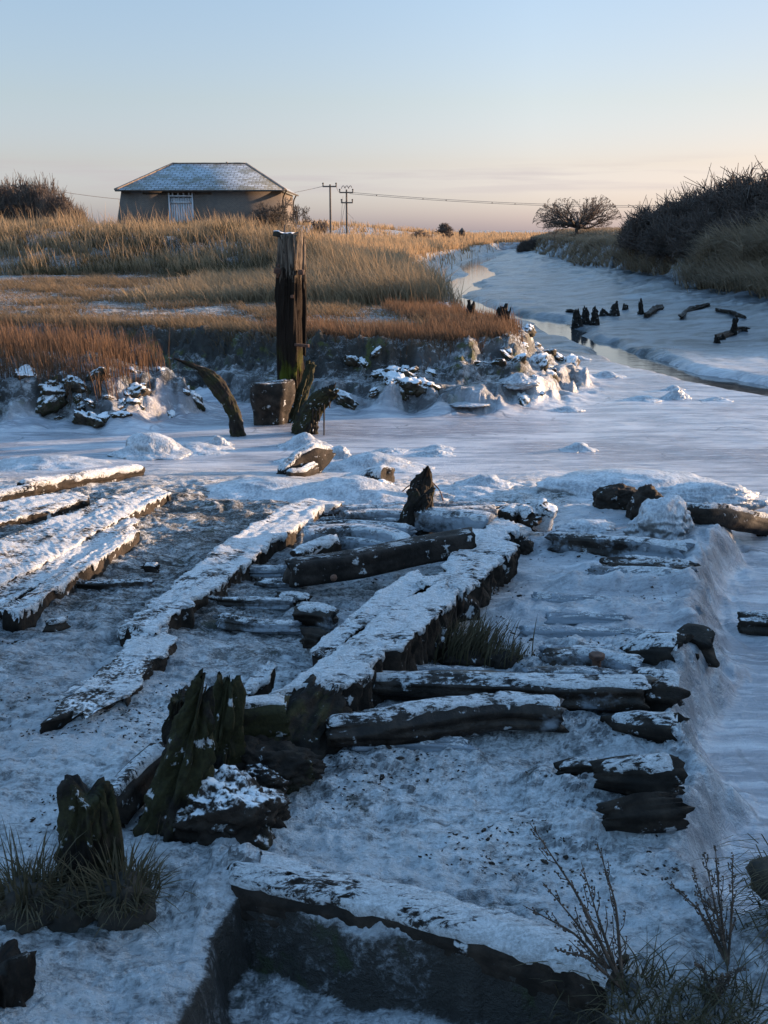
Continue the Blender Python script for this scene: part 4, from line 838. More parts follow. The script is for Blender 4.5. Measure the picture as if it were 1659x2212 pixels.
    # sedge clump beside the big plank
    def sedge(label, px, R0, H, n, seed):
        c = G(*px); v, f = lump_mesh(c, (R0 * .8, R0 * .5, .06), seed, 4, .4, 2)
        o = mk("sedge_clump", v, None, f, wood(.12)); k = r.normal(0, .45, (n, 2)) * R0; P = np.c_[c[0] + k[:, 0], c[1] + k[:, 1] * .6, np.full(n, c[2] + .0)]
        blades("stalks", P, H * r.uniform(.5, 1.1, n), .008, r.uniform(-.5, .9, n), r.uniform(.1, .6, n), DARKG, seed, None, o)
        return tag(o, label, "sedge", "dead sedge beside the central planking")
    sedge("dense clump of dead black sedge against the broadest plank", (1005, 1415), .24, .24, 420, 5)
    sedge("sparser low clump of dead sedge right of the dense one", (1095, 1432), .13, .13, 130, 6)
    # twiggy dead weeds
    STEM = simple("dead_stem", (.03, .022, .016), (.085, .055, .038), 20, .9)
    def weed(label, base, tops, seed, thick=.0055):
        rr = np.random.default_rng(seed); b = G(*base); o = None; bud = []
        for j, (tx, ty, dy) in enumerate(tops):
            t = D(tx, ty, b[1] + dy); Q, L = smoothpath([b, b * .5 + t * .5 + np.array([0, 0, .05]) + rr.normal(0, .015, 3), t], 22)
            p0, p1 = [Q[:-1]], [Q[1:]]; r0 = [np.linspace(thick, .0016, 21)]
            for i in range(4, 21):
                if rr.random() < .85:
                    d = Q[i] - Q[i - 1]; d = d / np.linalg.norm(d); s = rr.normal(0, 1, 3); s -= d * s.dot(d); s /= np.linalg.norm(s)
                    l = L * rr.uniform(.06, .26) * (1.15 - i / 22); e1 = Q[i] + (d * .8 + s * .7) * l * .5; e2 = e1 + (d + s * .25 + np.array([0, 0, .25])) * l * .6
                    p0 += [Q[i][None], e1[None]]; p1 += [e1[None], e2[None]]; r0 += [np.array([.0022]), np.array([.0016])]
                    for f in np.linspace(.4, 1, 4): bud.append((Q[i] * (1 - f) + e2 * f) + rr.normal(0, .003, 3))
                bud.append(Q[i] + rr.normal(0, .004, 3))
            V, q4 = tubes(np.concatenate(p0), np.concatenate(p1), np.concatenate(r0), np.concatenate(r0) * .8, 4)
            if o is None: o = mk("dead_weed", V, q4, None, STEM)
            else: mk("branch", V, q4, None, STEM, o)
        bud = np.array(bud); v, f = ico(1); n = len(bud); V = (bud[:, None] + v[None] * rr.uniform(.002, .0045, (n, 1, 1))).reshape(-1, 3); T = (f[None] + (np.arange(n) * len(v))[:, None, None]).reshape(-1, 3)
        mk("seed_heads", V, None, T, STEM, o)["kind"] = "stuff"
        return tag(o, label, "weed", "dead weeds at the lower right")
    weed("widest twiggy dead weed leaning left over the snow-topped beam", (1345, 2135), [(1145, 1778, .05), (1130, 1955, 0), (1255, 1860, .1), (1290, 1820, .15), (1172, 1905, .05), (1200, 2050, -.1)], 61, .008)
    weed("upright twiggy dead weed on the icy edge, right of the widest one", (1572, 2085), [(1520, 1840, .1), (1582, 1852, .1), (1500, 1925, .05), (1545, 1826, .15), (1440, 1905, .05), (1495, 1872, .12)], 62, .006)
    weed("small dead weed at the lower right beneath the upright one", (1540, 2170), [(1500, 2080, .05), (1580, 2110, .05), (1610, 2090, 0)], 63, .005)
    # turf overhanging at the right edge
    def mop(name, label, c, R0, n, H, az0, seed, lean=(.9, 1.3)):
        v, f = lump_mesh(c, R0, seed, 4, .4, 1.6); o = mk(name, v, None, f, simple("root_soil", (.012, .01, .008), (.045, .032, .02), 12, .9, 0, .7))
        k = r.normal(0, .5, (n, 3)) * np.asarray(R0); P = c + k
        blades("strands", P, H * r.uniform(.5, 1.1, n), .0055, az0 + r.normal(0, .5, n), r.uniform(*lean, n), DARKG, seed, None, o, droop=.55)
        return tag(o, label, "tussock", "turf hanging in at the right edge")
    mop("hanging_tussock", "upper hanging knot of dark roots cut by the right edge", D(1700, 1905, 3.0), (.12, .12, .07), 150, .20, math.pi, 71)
    mop("hanging_tussock", "lower hanging tuft of dark grass cut by the right edge", D(1725, 2045, 2.9), (.15, .15, .10), 420, .26, math.pi * 1.08, 72, (.7, 1.2))
    # litter of dead stalks along the bottom right
    n = 900; c = np.array([F(x, y, DZ) for x, y in zip(r.uniform(1180, 1640, n), r.uniform(2110, 2260, n))]); c[:, 2] = land(c[:, 0], c[:, 1]) - .01
    lit = blades("dead_stalks", c, r.uniform(.05, .2, n), .006, r.uniform(0, 6.3, n), r.uniform(.7, 1.35, n), DARKG, 73)
foreground()
def mooring():
    # old gate post
    m, nt, b = mat_new("grey_post_wood"); k = NB(nt); tc = k.n('ShaderNodeTexCoord').outputs['Object']
    sp = k.n('ShaderNodeSeparateXYZ'); k.l(tc, sp.inputs[0])
    g = k.noise(tc, 26, 5, .7, (1, 1, .07)); g2 = k.noise(tc, 3.2, 5, .7, (1.6, 1.6, .55), .4)
    col = k.mix(k.rng(g, .36, .66), (.035, .027, .022), (.17, .135, .105))
    st = k.rng(k.m('ADD', g2, k.m('MULTIPLY', k.m('SUBTRACT', sp.outputs[2], 2.15), -.30)), .47, .53)
    col = k.mix(st, col, k.mix(g, (.005, .004, .003), (.022, .014, .010)))
    mo = k.m('MULTIPLY', k.rng(sp.outputs[2], 1.25, .6), k.rng(k.noise(tc, 7, 5, .65, (1, 1, .35)), .46, .60))
    col = k.mix(mo, col, (.075, .085, .010))
    k.l(col, b.inputs['Base Color']); b.inputs['Roughness'].default_value = .9; b.inputs['Specular IOR Level'].default_value = .12
    k.l(k.bump(k.m('ADD', g, k.m('MULTIPLY', st, -.8)), 1.0, .04), b.inputs['Normal'])
    base = F(628, 902, 0); y = base[1]; top = D(627, 503, y)
    cx = base[0]; rot = R(-14)
    V, q, t, inf = sweep([[cx, y, -.15], [cx, y, 1.2], [top[0] - .01, y, top[2]]], [.158, .152, .145], [.158, .152, .145], 9, (math.sin(rot), -math.cos(rot), 0), M=84, step=.02, amp=.034, kl=1.6, kc=5, jag=(0, .07), lobes=.03, seed=130, fine=.9)
    o = mk("timber_post", V, q, t, m); tag(o, "tall weathered grey timber post with rusty bolts standing in the ice before the barn", "post")
    x0 = cx + .175
    V, q, t, _ = sweep([[x0, y + .12, .9], [x0 + .02, y + .13, 1.7], [x0 + .025, y + .13, D(0, 517, y)[2]]], [.05, .055, .04], [.045, .045, .035], 5, (0, -1, 0), M=28, step=.02, amp=.03, jag=(.05, .08), seed=131)
    mk("rear_plank", V, q, t, m, o)
    V, q, t, _ = sweep([[cx - .03, y + .02, top[2] - .06], [cx - .02, y + .02, top[2] + .02]], [.15, .14], [.13, .12], 5, (0, -1, 0), M=40, amp=.03, seed=132, jag=(0, .03)); mk("rotten_top", V, q, t, wood(.5, .2), o)
    V, q, t, _ = sweep([[cx - .02, y + .03, top[2]], [cx - .015, y + .03, top[2] + .11]], [.02, .012], [.02, .012], 2, (0, -1, 0), M=14, amp=.006, jag=(0, .03), seed=133); mk("splinter", V, q, t, m, o)
    for i, (px, py, s) in enumerate([(597, 585, .042), (650, 588, .034), (631, 640, .022)]):
        p = D(px, py, y - .17); a = np.array([.35, -1, .1]) if i == 0 else np.array([0, -1, 0.])
        V, q, t, _ = sweep([p + np.array([.03, .12, 0]) * (i == 0) + np.array([0, .05, 0]), p + a * .03], [s, s], [s, s], 8, (.3 * (i == 0), 0, 1), M=16, amp=.004, jag=(0, 0), seed=134 + i); mk("bolt", V, q, t, RUSTM, o)
    V, q, t, _ = sweep([D(602, 570, y - .1), D(600, 600, y - .1)], .025, .02, 3, (0, -1, 0), M=14, amp=.01, jag=(.02, .02), seed=138); mk("bracket", V, q, t, RUSTM, o)
    V, q, t, _ = sweep([D(636, 744, y - .19), D(668, 747, y - .16)], .035, .02, 6, (0, 0, 1), M=16, amp=.004, jag=(0, 0), seed=139); mk("iron_strap", V, q, t, RUSTM, o)
    # things round its foot
    p = F(588, 916, 0)
    V, q, t, inf = sweep([p + np.array([0, .1, -.1]), p + np.array([0, .1, .13]), p + np.array([0, .1, .36]), p + np.array([.0, .1, .58])], [.25, .24, .245, .285, .305, .29], [.22, .21, .22, .26, .28, .27], 3.6, (0, -1, 0), M=56, step=.02, amp=.035, lobes=.05, seed=140, jag=(0, .04), fine=.6)
    o = mk("mooring_block", V, q, t, wood(.30, .15, (.024, .018, .014))); tag(o, "squat top-heavy timber block with a frosted top at the foot of the tall post", "block")
    add_stump("mossy_plank", "thin mossy plank leaning against the foot of the tall post", F(634, 915, 0), D(671, 784, y - .12), [.09, .075, .04], 0, seed=141, moss=.95, jag=.1, flat=.5, cat='plank', frost=.02, amp=.02)
    b = F(654, 935, 0); o = add_stump("leaning_stump", "mossy stump leaning right with hanging weed, right of the tall post", b, D(722, 842, b[1] - .1), [.15, .15, .12, .10, .065], 0, seed=142, moss=.7, jag=.09, flat=.8, frost=.30, lobes=.05, mid=[(668, 895, 0), (690, 868, 0)])
    P0, P1 = [], []
    for (x, y0, y1) in ((676, 880, 935), (683, 885, 925), (700, 872, 968), (712, 858, 880), (690, 880, 910)):
        P0.append(D(x, y0, b[1] - .12)); P1.append(D(x, y1, b[1] - .12))
    V, q4 = tubes(np.array(P0), np.array(P1), .012, .008, 5); mk("hanging_weed", V, q4, None, wood(.4), o)
    b = F(516, 940, 0); pts = [(508, 900), (492, 868), (468, 832), (440, 803), (405, 786), (376, 774)]
    W = [b - np.array([0, 0, .1])] + [D(x, yy, b[1]) for x, yy in pts]
    V, q, t, inf = sweep(W, [.105, .09, .08, .08, .09, .105, .10, .065, .035, .012, .004], [.095, .08, .075, .07, .075, .08, .07, .045, .025, .010, .004], 2.6, (0, -1, .2), M=60, step=.015, amp=.022, kl=7, lobes=.02, seed=143, jag=(0, .02), fine=.9)
    tag(mk("curved_rib", V, q, t, wood(.24, .6)), "curved mossy ship's rib arching up to the left from the ice", "rib")
    v, f = lump_mesh(F(372, 790, .0)[0:3] * 0 + D(428, 815, b[1]), (.11, .07, .09), 144, 4, .4); 
    # wreck of ice and plank below them
    add_log("timber", "ice-hung plank on edge below the leaning stump, its dark face to the right", [(606, 1020), (650, 1002), (690, 988), (716, 975)], (.10, .22), [.05, .07, .09, .03], [.03, .12, .17, .03], seed=145, ex=3, frost=.22, crust=.03, spread=.8, amp=.03, jag=(.04, .04))
    add_log("timber", "small frosted slab leaning at the foot of the ice-hung plank", [(620, 1028), (655, 1024), (682, 1010)], .10, .04, .055, seed=146, ex=4, frost=.5, crust=.015)
mooring()
def ice_lumps():
    gp = "ice mounds on the frozen creek"
    L = [  # px, py of the foot, half width m, height m, sharp, tilt, label
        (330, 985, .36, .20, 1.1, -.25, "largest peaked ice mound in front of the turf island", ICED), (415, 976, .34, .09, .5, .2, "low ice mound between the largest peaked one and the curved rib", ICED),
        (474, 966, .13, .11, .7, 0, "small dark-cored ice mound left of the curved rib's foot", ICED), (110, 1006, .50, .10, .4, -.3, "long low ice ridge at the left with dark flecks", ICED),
        (580, 1062, .50, .12, .4, -.2, "low sunlit ice ridge beyond the far end of the long plank", ICE), (655, 968, .22, .14, .6, .1, "ice hump at the foot of the leaning stump", ICE),
        (733, 998, .15, .14, .9, .1, "ice cone right of the ice-hung plank", ICE), (800, 1012, .42, .14, .7, .2, "peaked ice hump right of the ice cone", ICE), (755, 1072, .48, .16, .5, .2, "ice swell before the broken log stub", ICE),
        (690, 1000, .34, .08, .2, 0, "flat ice swell beneath the ice-hung plank", ICE),
        (942, 985, .17, .06, .4, 0, "nearest of the two close-set ice humps in mid creek", ICE), (946, 972, .14, .05, .4, 0, "farther of the two close-set ice humps in mid creek", ICE), (845, 978, .15, .05, .3, 0, "faint hump left of the two close-set ice humps", ICE),
        (1250, 975, .17, .07, .7, .1, "ice hump alone in the middle of the broad ice", ICE), (1226, 890, .18, .07, .4, 0, "ice hump below the turf terrace's right tip", ICE), (1310, 818, .24, .11, .4, 0, "largest hump near the dark water", ICE),
        (1250, 779, .17, .08, .3, 0, "farthest hump, nearest the terrace tip", ICED), (1388, 868, .24, .08, .4, .1, "flat hump left of the pair of white humps", ICE), (1455, 846, .14, .08, .6, 0, "upper of the pair of white humps", ICE),
        (1460, 864, .17, .13, .8, 0, "lower, taller of the pair of white humps", ICE), (1546, 868, .16, .05, .4, .1, "last hump at the right of the broad ice", ICE), (1046, 1052, .22, .09, .6, .2, "ice hump behind the dark pointed spar", ICE), (1010, 876, .2, .035, .2, 0, "thin ice ripple under the terrace", ICE),
        (1172, 792, .10, .06, .4, 0, "tiny white hump beside the terrace tip", ICE), (1120, 828, .22, .12, .5, .1, "ice lump sloping off the terrace's tip", ICE), (1020, 1068, .3, .07, .4, 0, "low swell right of the wire loop", ICE)]
    for i, (x, y, w, h, sh, ti, lb, mt) in enumerate(L):
        c = G(x, y - 4); v, f = lump_mesh(c - np.array([0, 0, h * .18]), (w, w * .62, h * .82), 200 + i, 5, .38, 1.5, sh, ti)
        k = np.clip(1 - (v[:, 2] - c[2]) / (h + 1e-6), 0, 1)[:, None] ** 2; v[:, :2] = c[:2] + (v[:, :2] - c[:2]) * (1 + .55 * k)
        tag(mk("ice_mound", v, None, f, mt), lb, "ice mound", gp)
    # snow-covered wreckage at the right
    def lump(name, px, z, r, seed, mat, label, cat, sharp=0., amp=.3, freq=1.5, tilt=0., grp="ice-coated wreckage at the right"):
        c = G(px[0], px[1]) + np.array([0, r[1] * (.9 if name == 'snow_drift' else .35), z])
        v, f = lump_mesh(c, r, seed, 5, amp, freq, sharp, tilt); tag(mk(name, v, None, f, mat), label, cat, grp)
    lump("snow_drift", (1395, 1082), .0, (.95, .40, .17), 230, ICE, "broad snow drift over the wreckage at the right", "snow drift", .15, .22, 1.2)
    lump("snow_drift", (1535, 1092), .0, (.52, .22, .13), 231, ICE, "lower snow drift tapering off right of the broad one", "snow drift", .2, .3, 1.6)
    lump("rock", (1330, 1096), .06, (.20, .12, .14), 232, wood(.20, .25), "flat-topped dark rock at the left under the snow drift", "rock", 0, .3, 1.8)
    lump("rock", (1398, 1120), .06, (.16, .12, .19), 233, wood(.14), "larger black rock under the front of the snow drift", "rock", 0, .35, 1.6)
    lump("ice_mass", (1432, 1160), .03, (.25, .17, .20), 234, ICED, "pointed ice-coated heap in front of the black rock", "ice mass", .5, .35, 1.9)
    lump("ice_mass", (1270, 1150), .0, (.25, .16, .07), 236, ICED, "low frozen swell between the upright block and the ice heap", "ice mass", .3, .35, 1.9)
    lump("mossy_clod", (1512, 1092), .04, (.17, .08, .075), 237, wood(.3, 1.0), "green mossy clod poking from the lower snow drift", "clod", 0, .4, 2)
    add_log("log", "dark round log reaching right from the snow drift to the picture's edge", [(1462, 1108), (1520, 1112), (1580, 1120), (1650, 1136)], (.06, .10), [.06, .085, .09, .08], ground=True, cat='log', seed=238, frost=.12, crust=.025, spread=.6, jag=(.05, .02))
    add_stump("timber", "iced upright block at the right end of the dark round log", (1655, 1152), (1652, 1124), [.07, .07], 0, seed=239, moss=0, frost=.5, jag=.03, cat='timber')
    # frozen shards and clods of the cut banks
    r = np.random.default_rng(5); Vs, Fs = [], []; off = 0
    X = r.uniform(-9, 4.5, 60000); Y = r.uniform(12.8, 19, 60000); td = polysd(TERR, X, Y); ld = polysd(LUMP, X, Y)
    sel = (((td > -1.0) & (td < -.05) & (X > -.6)) | ((ld > .0) & (ld < .75) & (Y < 15.2))) & (np.abs(X) < Y * .45) & (fbm2(X * 1.7, Y * 1.7, 3, 91) > .02)
    X, Y = X[sel][:150], Y[sel][:150]; Z = land(X, Y)
    for i in range(len(X)):
        q = .04 + .13 * r.random() ** 2.5; v, f = lump_mesh((0, 0, 0), (q * 1.6, q * 1.2, q * (.75 + .4 * r.random())), 400 + i, 4, .5, 1.6)
        a, t1, t2 = r.uniform(0, 6.28), r.normal(0, .3), r.normal(0, .3); c, n_ = math.cos(a), math.sin(a)
        v = np.stack([v[:, 0] * c - v[:, 1] * n_, v[:, 0] * n_ + v[:, 1] * c, v[:, 2] + t1 * v[:, 0] + t2 * v[:, 1]], 1) + [X[i], Y[i], Z[i] - q * .38]
        Vs.append(v); Fs.append(f + off); off += len(v)
    o = mk("bank_rubble", np.concatenate(Vs), None, np.concatenate(Fs), wood(.58, .45, (.045, .034, .024)), origin=(0, 0, 0)); o['kind'] = 'stuff'
    # dark driftwood far out on the mud
    far = "old stakes and driftwood out on the creek mud"
    S = [((1015, 696), (1018, 657), .07, .05, "single stake behind the terrace edge, left of the pair"), ((1080, 702), (1084, 667), .13, .07, "thicker leaning stump of the pair behind the terrace tip"), ((1093, 702), (1099, 673), .06, .04, "thinner stake of the pair behind the terrace tip"),
         ((1140, 716), (1141, 710), .07, .03, "tiny dark knob right of the terrace tip"), ((1248, 704), (1246, 667), .18, .06, "left stump of the black cluster on the far mud"), ((1266, 700), (1264, 664), .17, .05, "middle stump of the black cluster on the far mud"), ((1285, 702), (1285, 664), .12, .05, "right stump of the black cluster on the far mud"),
         ((1306, 682), (1305, 670), .22, .10, "low hump of black wood right of the black cluster"), ((1329, 682), (1328, 656), .22, .08, "squat jagged stump farther right on the mud"), ((1352, 668), (1352, 661), .16, .07, "small dark knob right of the squat jagged stump"), ((1386, 678), (1383, 651), .10, .045, "thin spike standing on a little mud mound"),
         ((1583, 724), (1588, 690), .07, .045, "upright spike of the driftwood near the right edge"), ((1545, 740), (1548, 728), .07, .03, "small stub left of the driftwood near the right edge"), ((1560, 733), (1561, 722), .07, .03, "second small stub left of the driftwood near the right edge")]
    for i, (b, t, r0, r1, lb) in enumerate(S):
        add_stump("stake", lb, b, t, r0 * .88, r1 * .88, 'stake', far, 260 + i, moss=.1, frost=.05, jag=.16, lobes=.06, M=36, amp=.04)
    for i, (pts, w, lb) in enumerate([([(1548, 734), (1580, 722), (1600, 714), (1614, 716)], .09, "dark branching driftwood near the right edge"), ([(1395, 686), (1415, 672), (1432, 668)], .12, "dark driftwood heap beside the thin spike"), ([(1470, 690), (1490, 672), (1530, 660)], .08, "long dark drift branch under the right bank"), ([(1225, 674), (1240, 675)], .08, "flat dark sliver left of the black cluster"), ([(1545, 672), (1580, 678), (1610, 688)], .05, "thin drift branch right of the long one"), ([(1480, 604), (1510, 598), (1545, 612)], .10, "knotted drift roots high under the right bank")]):
        W = [G(x, y) + np.array([0, 0, .05]) for x, y in pts]; V, q, t, _ = sweep(W, [w * .6, w, w * .5], [w * .6, w, w * .5], 2.4, seed=280 + i, M=24, amp=.05, lobes=.08, jag=(.1, .1))
        tag(mk("driftwood", V, q, t, wood(.12)), lb, "driftwood", far)
ice_lumps()

# ------------------------------------------------------------------ barn
def barn():
    y0, dp = 62.0, 8.0
    L = D(262, 412, y0)[0]; Rr = D(607, 412, y0)[0]; ze = D(0, 412, y0)[2]; zb = 1.9
    m, nt, b = mat_new("old_brick"); k = NB(nt); tc = k.n('ShaderNodeTexCoord').outputs['Object']
    sp = k.n('ShaderNodeSeparateXYZ'); k.l(tc, sp.inputs[0]); cb = k.n('ShaderNodeCombineXYZ'); k.l(k.m('ADD', sp.outputs[0], sp.outputs[1]), cb.inputs[0]); k.l(sp.outputs[2], cb.inputs[1])
    br = k.n('ShaderNodeTexBrick'); br.inputs['Scale'].default_value = 4.5; br.inputs['Color1'].default_value = (.115, .085, .070, 1); br.inputs['Color2'].default_value = (.08, .06, .05, 1); br.inputs['Mortar'].default_value = (.15, .125, .10, 1); br.inputs['Mortar Size'].default_value = .03
    k.l(cb.outputs[0], br.inputs['Vector']); g = k.noise(tc, .8, 5, .65)
    k.l(k.mix(k.rng(g, .35, .7), br.outputs[0], (.075, .065, .06)), b.inputs['Base Color']); b.inputs['Roughness'].default_value = .9
    o = empty("barn", ((L + Rr) / 2, y0, zb)); tag(o, "brick barn with a frosty hipped slate roof behind the tall grass", "barn")
    bat = .62; zt = ze + .02
    def box(x0, x1, ya, yb, za, zc, xl=None):
        xl = x0 if xl is None else xl
        return np.array([[xl, ya, za], [x1, ya, za], [x1, yb, za], [xl, yb, za], [x0, ya, zc], [x1, ya, zc], [x1, yb, zc], [x0, yb, zc]]), np.array([[0, 1, 5, 4], [1, 2, 6, 5], [2, 3, 7, 6], [3, 0, 4, 7], [4, 5, 6, 7], [3, 2, 1, 0]])
    dl, dr = D(367, 430, y0)[0], D(414, 430, y0)[0]; zd = D(0, 426, y0)[2]; zv = D(0, 416, y0)[2]
    V, q = [], []
    def add(v, f):
        q.append(f + sum(len(a) for a in V)); V.append(v)
    add(*box(L, dl, y0, y0 + .35, zb, zt, L - bat)); add(*box(dr, Rr, y0, y0 + .35, zb, zt)); add(*box(dl, dr, y0 + .002, y0 + .35, zv, zt))
    add(*box(Rr - .35, Rr - .003, y0 + .35, y0 + dp, zb, zt)); add(*box(L, Rr - .35, y0 + dp - .35, y0 + dp - .003, zb, zt, L - bat)); add(*box(L + .003, L + .35, y0 + .35, y0 + dp - .35, zb, zt, L - bat))
    mk("wall", np.vstack(V), np.vstack(q), None, m, o, False)
    ov = .28; e = [[L - ov, y0 - ov, ze], [Rr + ov, y0 - ov, ze], [Rr + ov, y0 + dp + ov, ze], [L - ov, y0 + dp + ov, ze]]
    yr = y0 + dp / 2; r0 = D(373, 353, yr); r1 = D(531, 353, yr)
    ms, nt, b = mat_new("frosty_slate"); k = NB(nt); uv = k.n('ShaderNodeUVMap').outputs[0]; tc = k.n('ShaderNodeTexCoord').outputs['Object']
    br = k.n('ShaderNodeTexBrick'); br.inputs['Scale'].default_value = 1.0; br.inputs['Brick Width'].default_value = .42; br.inputs['Row Height'].default_value = .235
    br.inputs['Color1'].default_value = (.30, .34, .385, 1); br.inputs['Color2'].default_value = (.21, .24, .275, 1); br.inputs['Mortar'].default_value = (.05, .05, .052, 1); br.inputs['Mortar Size'].default_value = .022
    k.l(uv, br.inputs['Vector']); n1 = k.noise(tc, .9, 5, .65); n2 = k.noise(tc, 7, 4, .6)
    f = k.rng(k.m('ADD', n1, k.m('MULTIPLY', n2, .35)), .62, .80)
    k.l(k.mix(k.m('MULTIPLY', f, .75), br.outputs[0], (.085, .078, .045)), b.inputs['Base Color']); b.inputs['Roughness'].default_value = .6
    k.l(k.bump(br.outputs[0], .6, .03), b.inputs['Normal'])
    # hipped roof: four slopes with real thickness
    ee = np.array(e); V = np.vstack([ee, ee + [0, 0, .07], r0[None], r1[None]])
    P = [[0, 1, 5, 4], [1, 2, 6, 5], [2, 3, 7, 6], [3, 0, 4, 7], [4, 5, 9, 8], [5, 6, 9], [6, 7, 8, 9], [7, 4, 8], [3, 2, 1, 0]]
    rf = mk("roof", V, None, None, ms, o, False, None, P)
    ul = rf.data.uv_layers.new(name="UVMap"); me = rf.data
    for p in me.polygons:
        for li in p.loop_indices:
            c = me.vertices[me.loops[li].vertex_index].co
            ul.data[li].uv = (c.y if abs(p.normal.x) > .3 else c.x, c.z * 2.05)
    rt = simple("ridge_tile", (.10, .07, .055), (.20, .15, .11), 5, .8)
    for a, c in ((ee[0] + [0, 0, .07], r0), (r0, r1), (ee[1] + [0, 0, .07], r1)):
        n = max(2, int(np.linalg.norm(np.array(c) - a) / .2)); V, q4, t4, _ = sweep([a, c], .11, .06, 2.5, M=12, step=.2, amp=.02, jag=(0, 0), seed=3); mk("ridge_tiles", V, q4, t4, rt, rf)
    V, q4, t4, _ = sweep([D(490, 353, yr), D(490, 349.5, yr)], .07, .07, 2, (0, -1, 0), M=10, jag=(0, 0)); mk("finial", V, q4, t4, rt, rf)
    wp = simple("weathered_paint", (.30, .32, .35), (.46, .49, .53), 3, .7, 0, .2, (6, 6, .4))
    dk = simple("dark_timber", (.03, .025, .02), (.07, .055, .045), 3)
    V, q = [], []
    nb = 9
    for i in range(nb):
        a = dl + (dr - dl) * i / nb + .012; c = dl + (dr - dl) * (i + 1) / nb - .012
        add(*box(a, c, y0 + .10, y0 + .15, zb, zd + .02 * math.sin(i * 2.7)))
    d = mk("door", np.vstack(V), np.vstack(q), None, wp, o, False)
    V, q = [], []; add(*box(dl, dr, y0 + .06, y0 + .098, zd - .35, zd - .22)); mk("rail", np.vstack(V), np.vstack(q), None, wp, d, False); V, q = [], []; add(*box(dl, dr, y0 + .06, y0 + .098, zb + .5, zb + .66)); mk("rail", np.vstack(V), np.vstack(q), None, wp, d, False)
    V, q = [], []; add(*box(dl - .03, dl + .05, y0 - .02, y0 - .002, zb + .9, zb + 1.0)); mk("hinge", np.vstack(V), np.vstack(q), None, dk, d, False)
    V, q = [], []; add(*box(dl - .09, dl - .003, y0 - .03, y0 + .06, zb, zv)); add(*box(dr + .003, dr + .09, y0 - .03, y0 + .06, zb, zv)); add(*box(dl, dr, y0 - .03, y0 + .06, zd + .04, zd + .12)); fr = mk("door_frame", np.vstack(V), np.vstack(q), None, wp, o, False)
    V, q = [], []; add(*box(dl, dr, y0 + .16, y0 + .2, zd + .12, zv)); vt = mk("transom_vent", np.vstack(V), np.vstack(q), None, dk, o, False)
    V, q = [], []
    for i in range(4):
        x = dl + (dr - dl) * (i + .5) / 4; add(*box(x - .04, x + .04, y0 + .05, y0 + .15, zd + .12, zv))
    mk("vent_bars", np.vstack(V), np.vstack(q), None, wp, vt, False)
    V, q = [], []; add(*box(dl - 1.6, dl - .2, y0 - .006, y0 + .1, zv - .10, zv + .02)); add(*box(dr + .2, dr + 1.2, y0 - .006, y0 + .1, zv - .10, zv + .02)); mk("timber_lintel", np.vstack(V), np.vstack(q), None, dk, o, False)
    V, q4, t4, _ = sweep([[L - ov, y0 - ov - .05, ze], [Rr + ov, y0 - ov - .05, ze]], .05, .05, 2, M=10, step=.5, amp=0, jag=(0, 0)); mk("gutter", V, q4, t4, dk, o)
    V, q4, t4, _ = sweep([[Rr + ov + .05, y0 - ov, ze], [Rr + ov + .05, y0 + dp + ov, ze]], .05, .05, 2, M=10, step=.5, amp=0, jag=(0, 0)); mk("gutter", V, q4, t4, dk, o)
    for yy, dx in ((y0 + .25, .07), (y0 + dp - .6, .07)):
        V, q4, t4, _ = sweep([[Rr + ov, yy, ze - .02], [Rr + dx, yy, ze - .35], [Rr + dx, yy, zb]], .045, .045, 2, (0, -1, 0), M=10, step=.06, amp=0, jag=(0, 0)); mk("downpipe", V, q4, t4, dk, o)
barn()

# ------------------------------------------------------------------ poles and wires
POLE = simple("tarred_pole", (.06, .048, .04), (.11, .09, .075), 4, .85); WIRE = simple("wire_metal", (.07, .06, .06), (.10, .09, .085), 5, .6)
def pole(label, px, ytop, yarm, dist, arms, gear=False):
    t = D(px, ytop, dist); zb = LZ(t[0], dist) - .2
    o = empty("utility_pole", (t[0], dist, zb)); tag(o, label, "utility pole", "utility poles across the marsh")
    V, q = tubes([[t[0], dist, zb]], [t], .17, .12, 10); mk("pole", V, q, None, POLE, o)
    for ya, x0, x1, n in arms:
        a, c = D(x0, ya, dist - .16), D(x1, ya, dist - .16); V, q4, t4, _ = sweep([a, c], .07, .09, 8, M=16, step=.5, amp=0, jag=(0, 0)); ar = mk("crossarm", V, q4, t4, POLE, o)
        for i in range(n):
            p = a + (c - a) * (i / max(1, n - 1)) * .94 + (c - a) * .03; V, q4 = tubes([p], [p + np.array([0, 0, .36])], .10, .06, 8); v, f = ico(2)
            I = mk("insulator", np.vstack([V, v * .13 + p + [0, 0, .38]]), q4, f + len(V), POLE, ar)
    if gear:
        for i in range(3):
            p = t + np.array([(i - 1) * .5 - .2, -.1, .1]); v, f = ico(2); W, _ = smoothpath([p, p + [.1, 0, .35], p + [.35, 0, .42], p + [.45, 0, .1]], 12); V, q4 = tubes(W[:-1], W[1:], .05, .05, 5); mk("switch_gear", V, q4, None, WIRE, o)
        s = np.array([t - [0, .2, 1.], t - [0, .2, 3.0], t - [.5, .3, .9]]); e = np.array([t - [1.2, .2, 6.5], t - [-1.0, .2, 4.0], t - [1.0, .3, 6.2]]); V, q4 = tubes(s, e, .02, .02, 4); mk("stay_wire", V, q4, None, WIRE, o)
    return t
pole("left, taller of the two utility poles beyond the barn", 713, 398, 0, 140, [(402.5, 697, 727, 2)])
pole("right, two-armed utility pole with switchgear on top, beyond the barn", 748.5, 409, 0, 146, [(415.5, 733, 763, 2), (437.5, 737, 762, 2)], True)
pole("distant utility pole among the bare shrubs at far left", 50, 399, 0, 112, [(401, 44, 59, 2)])
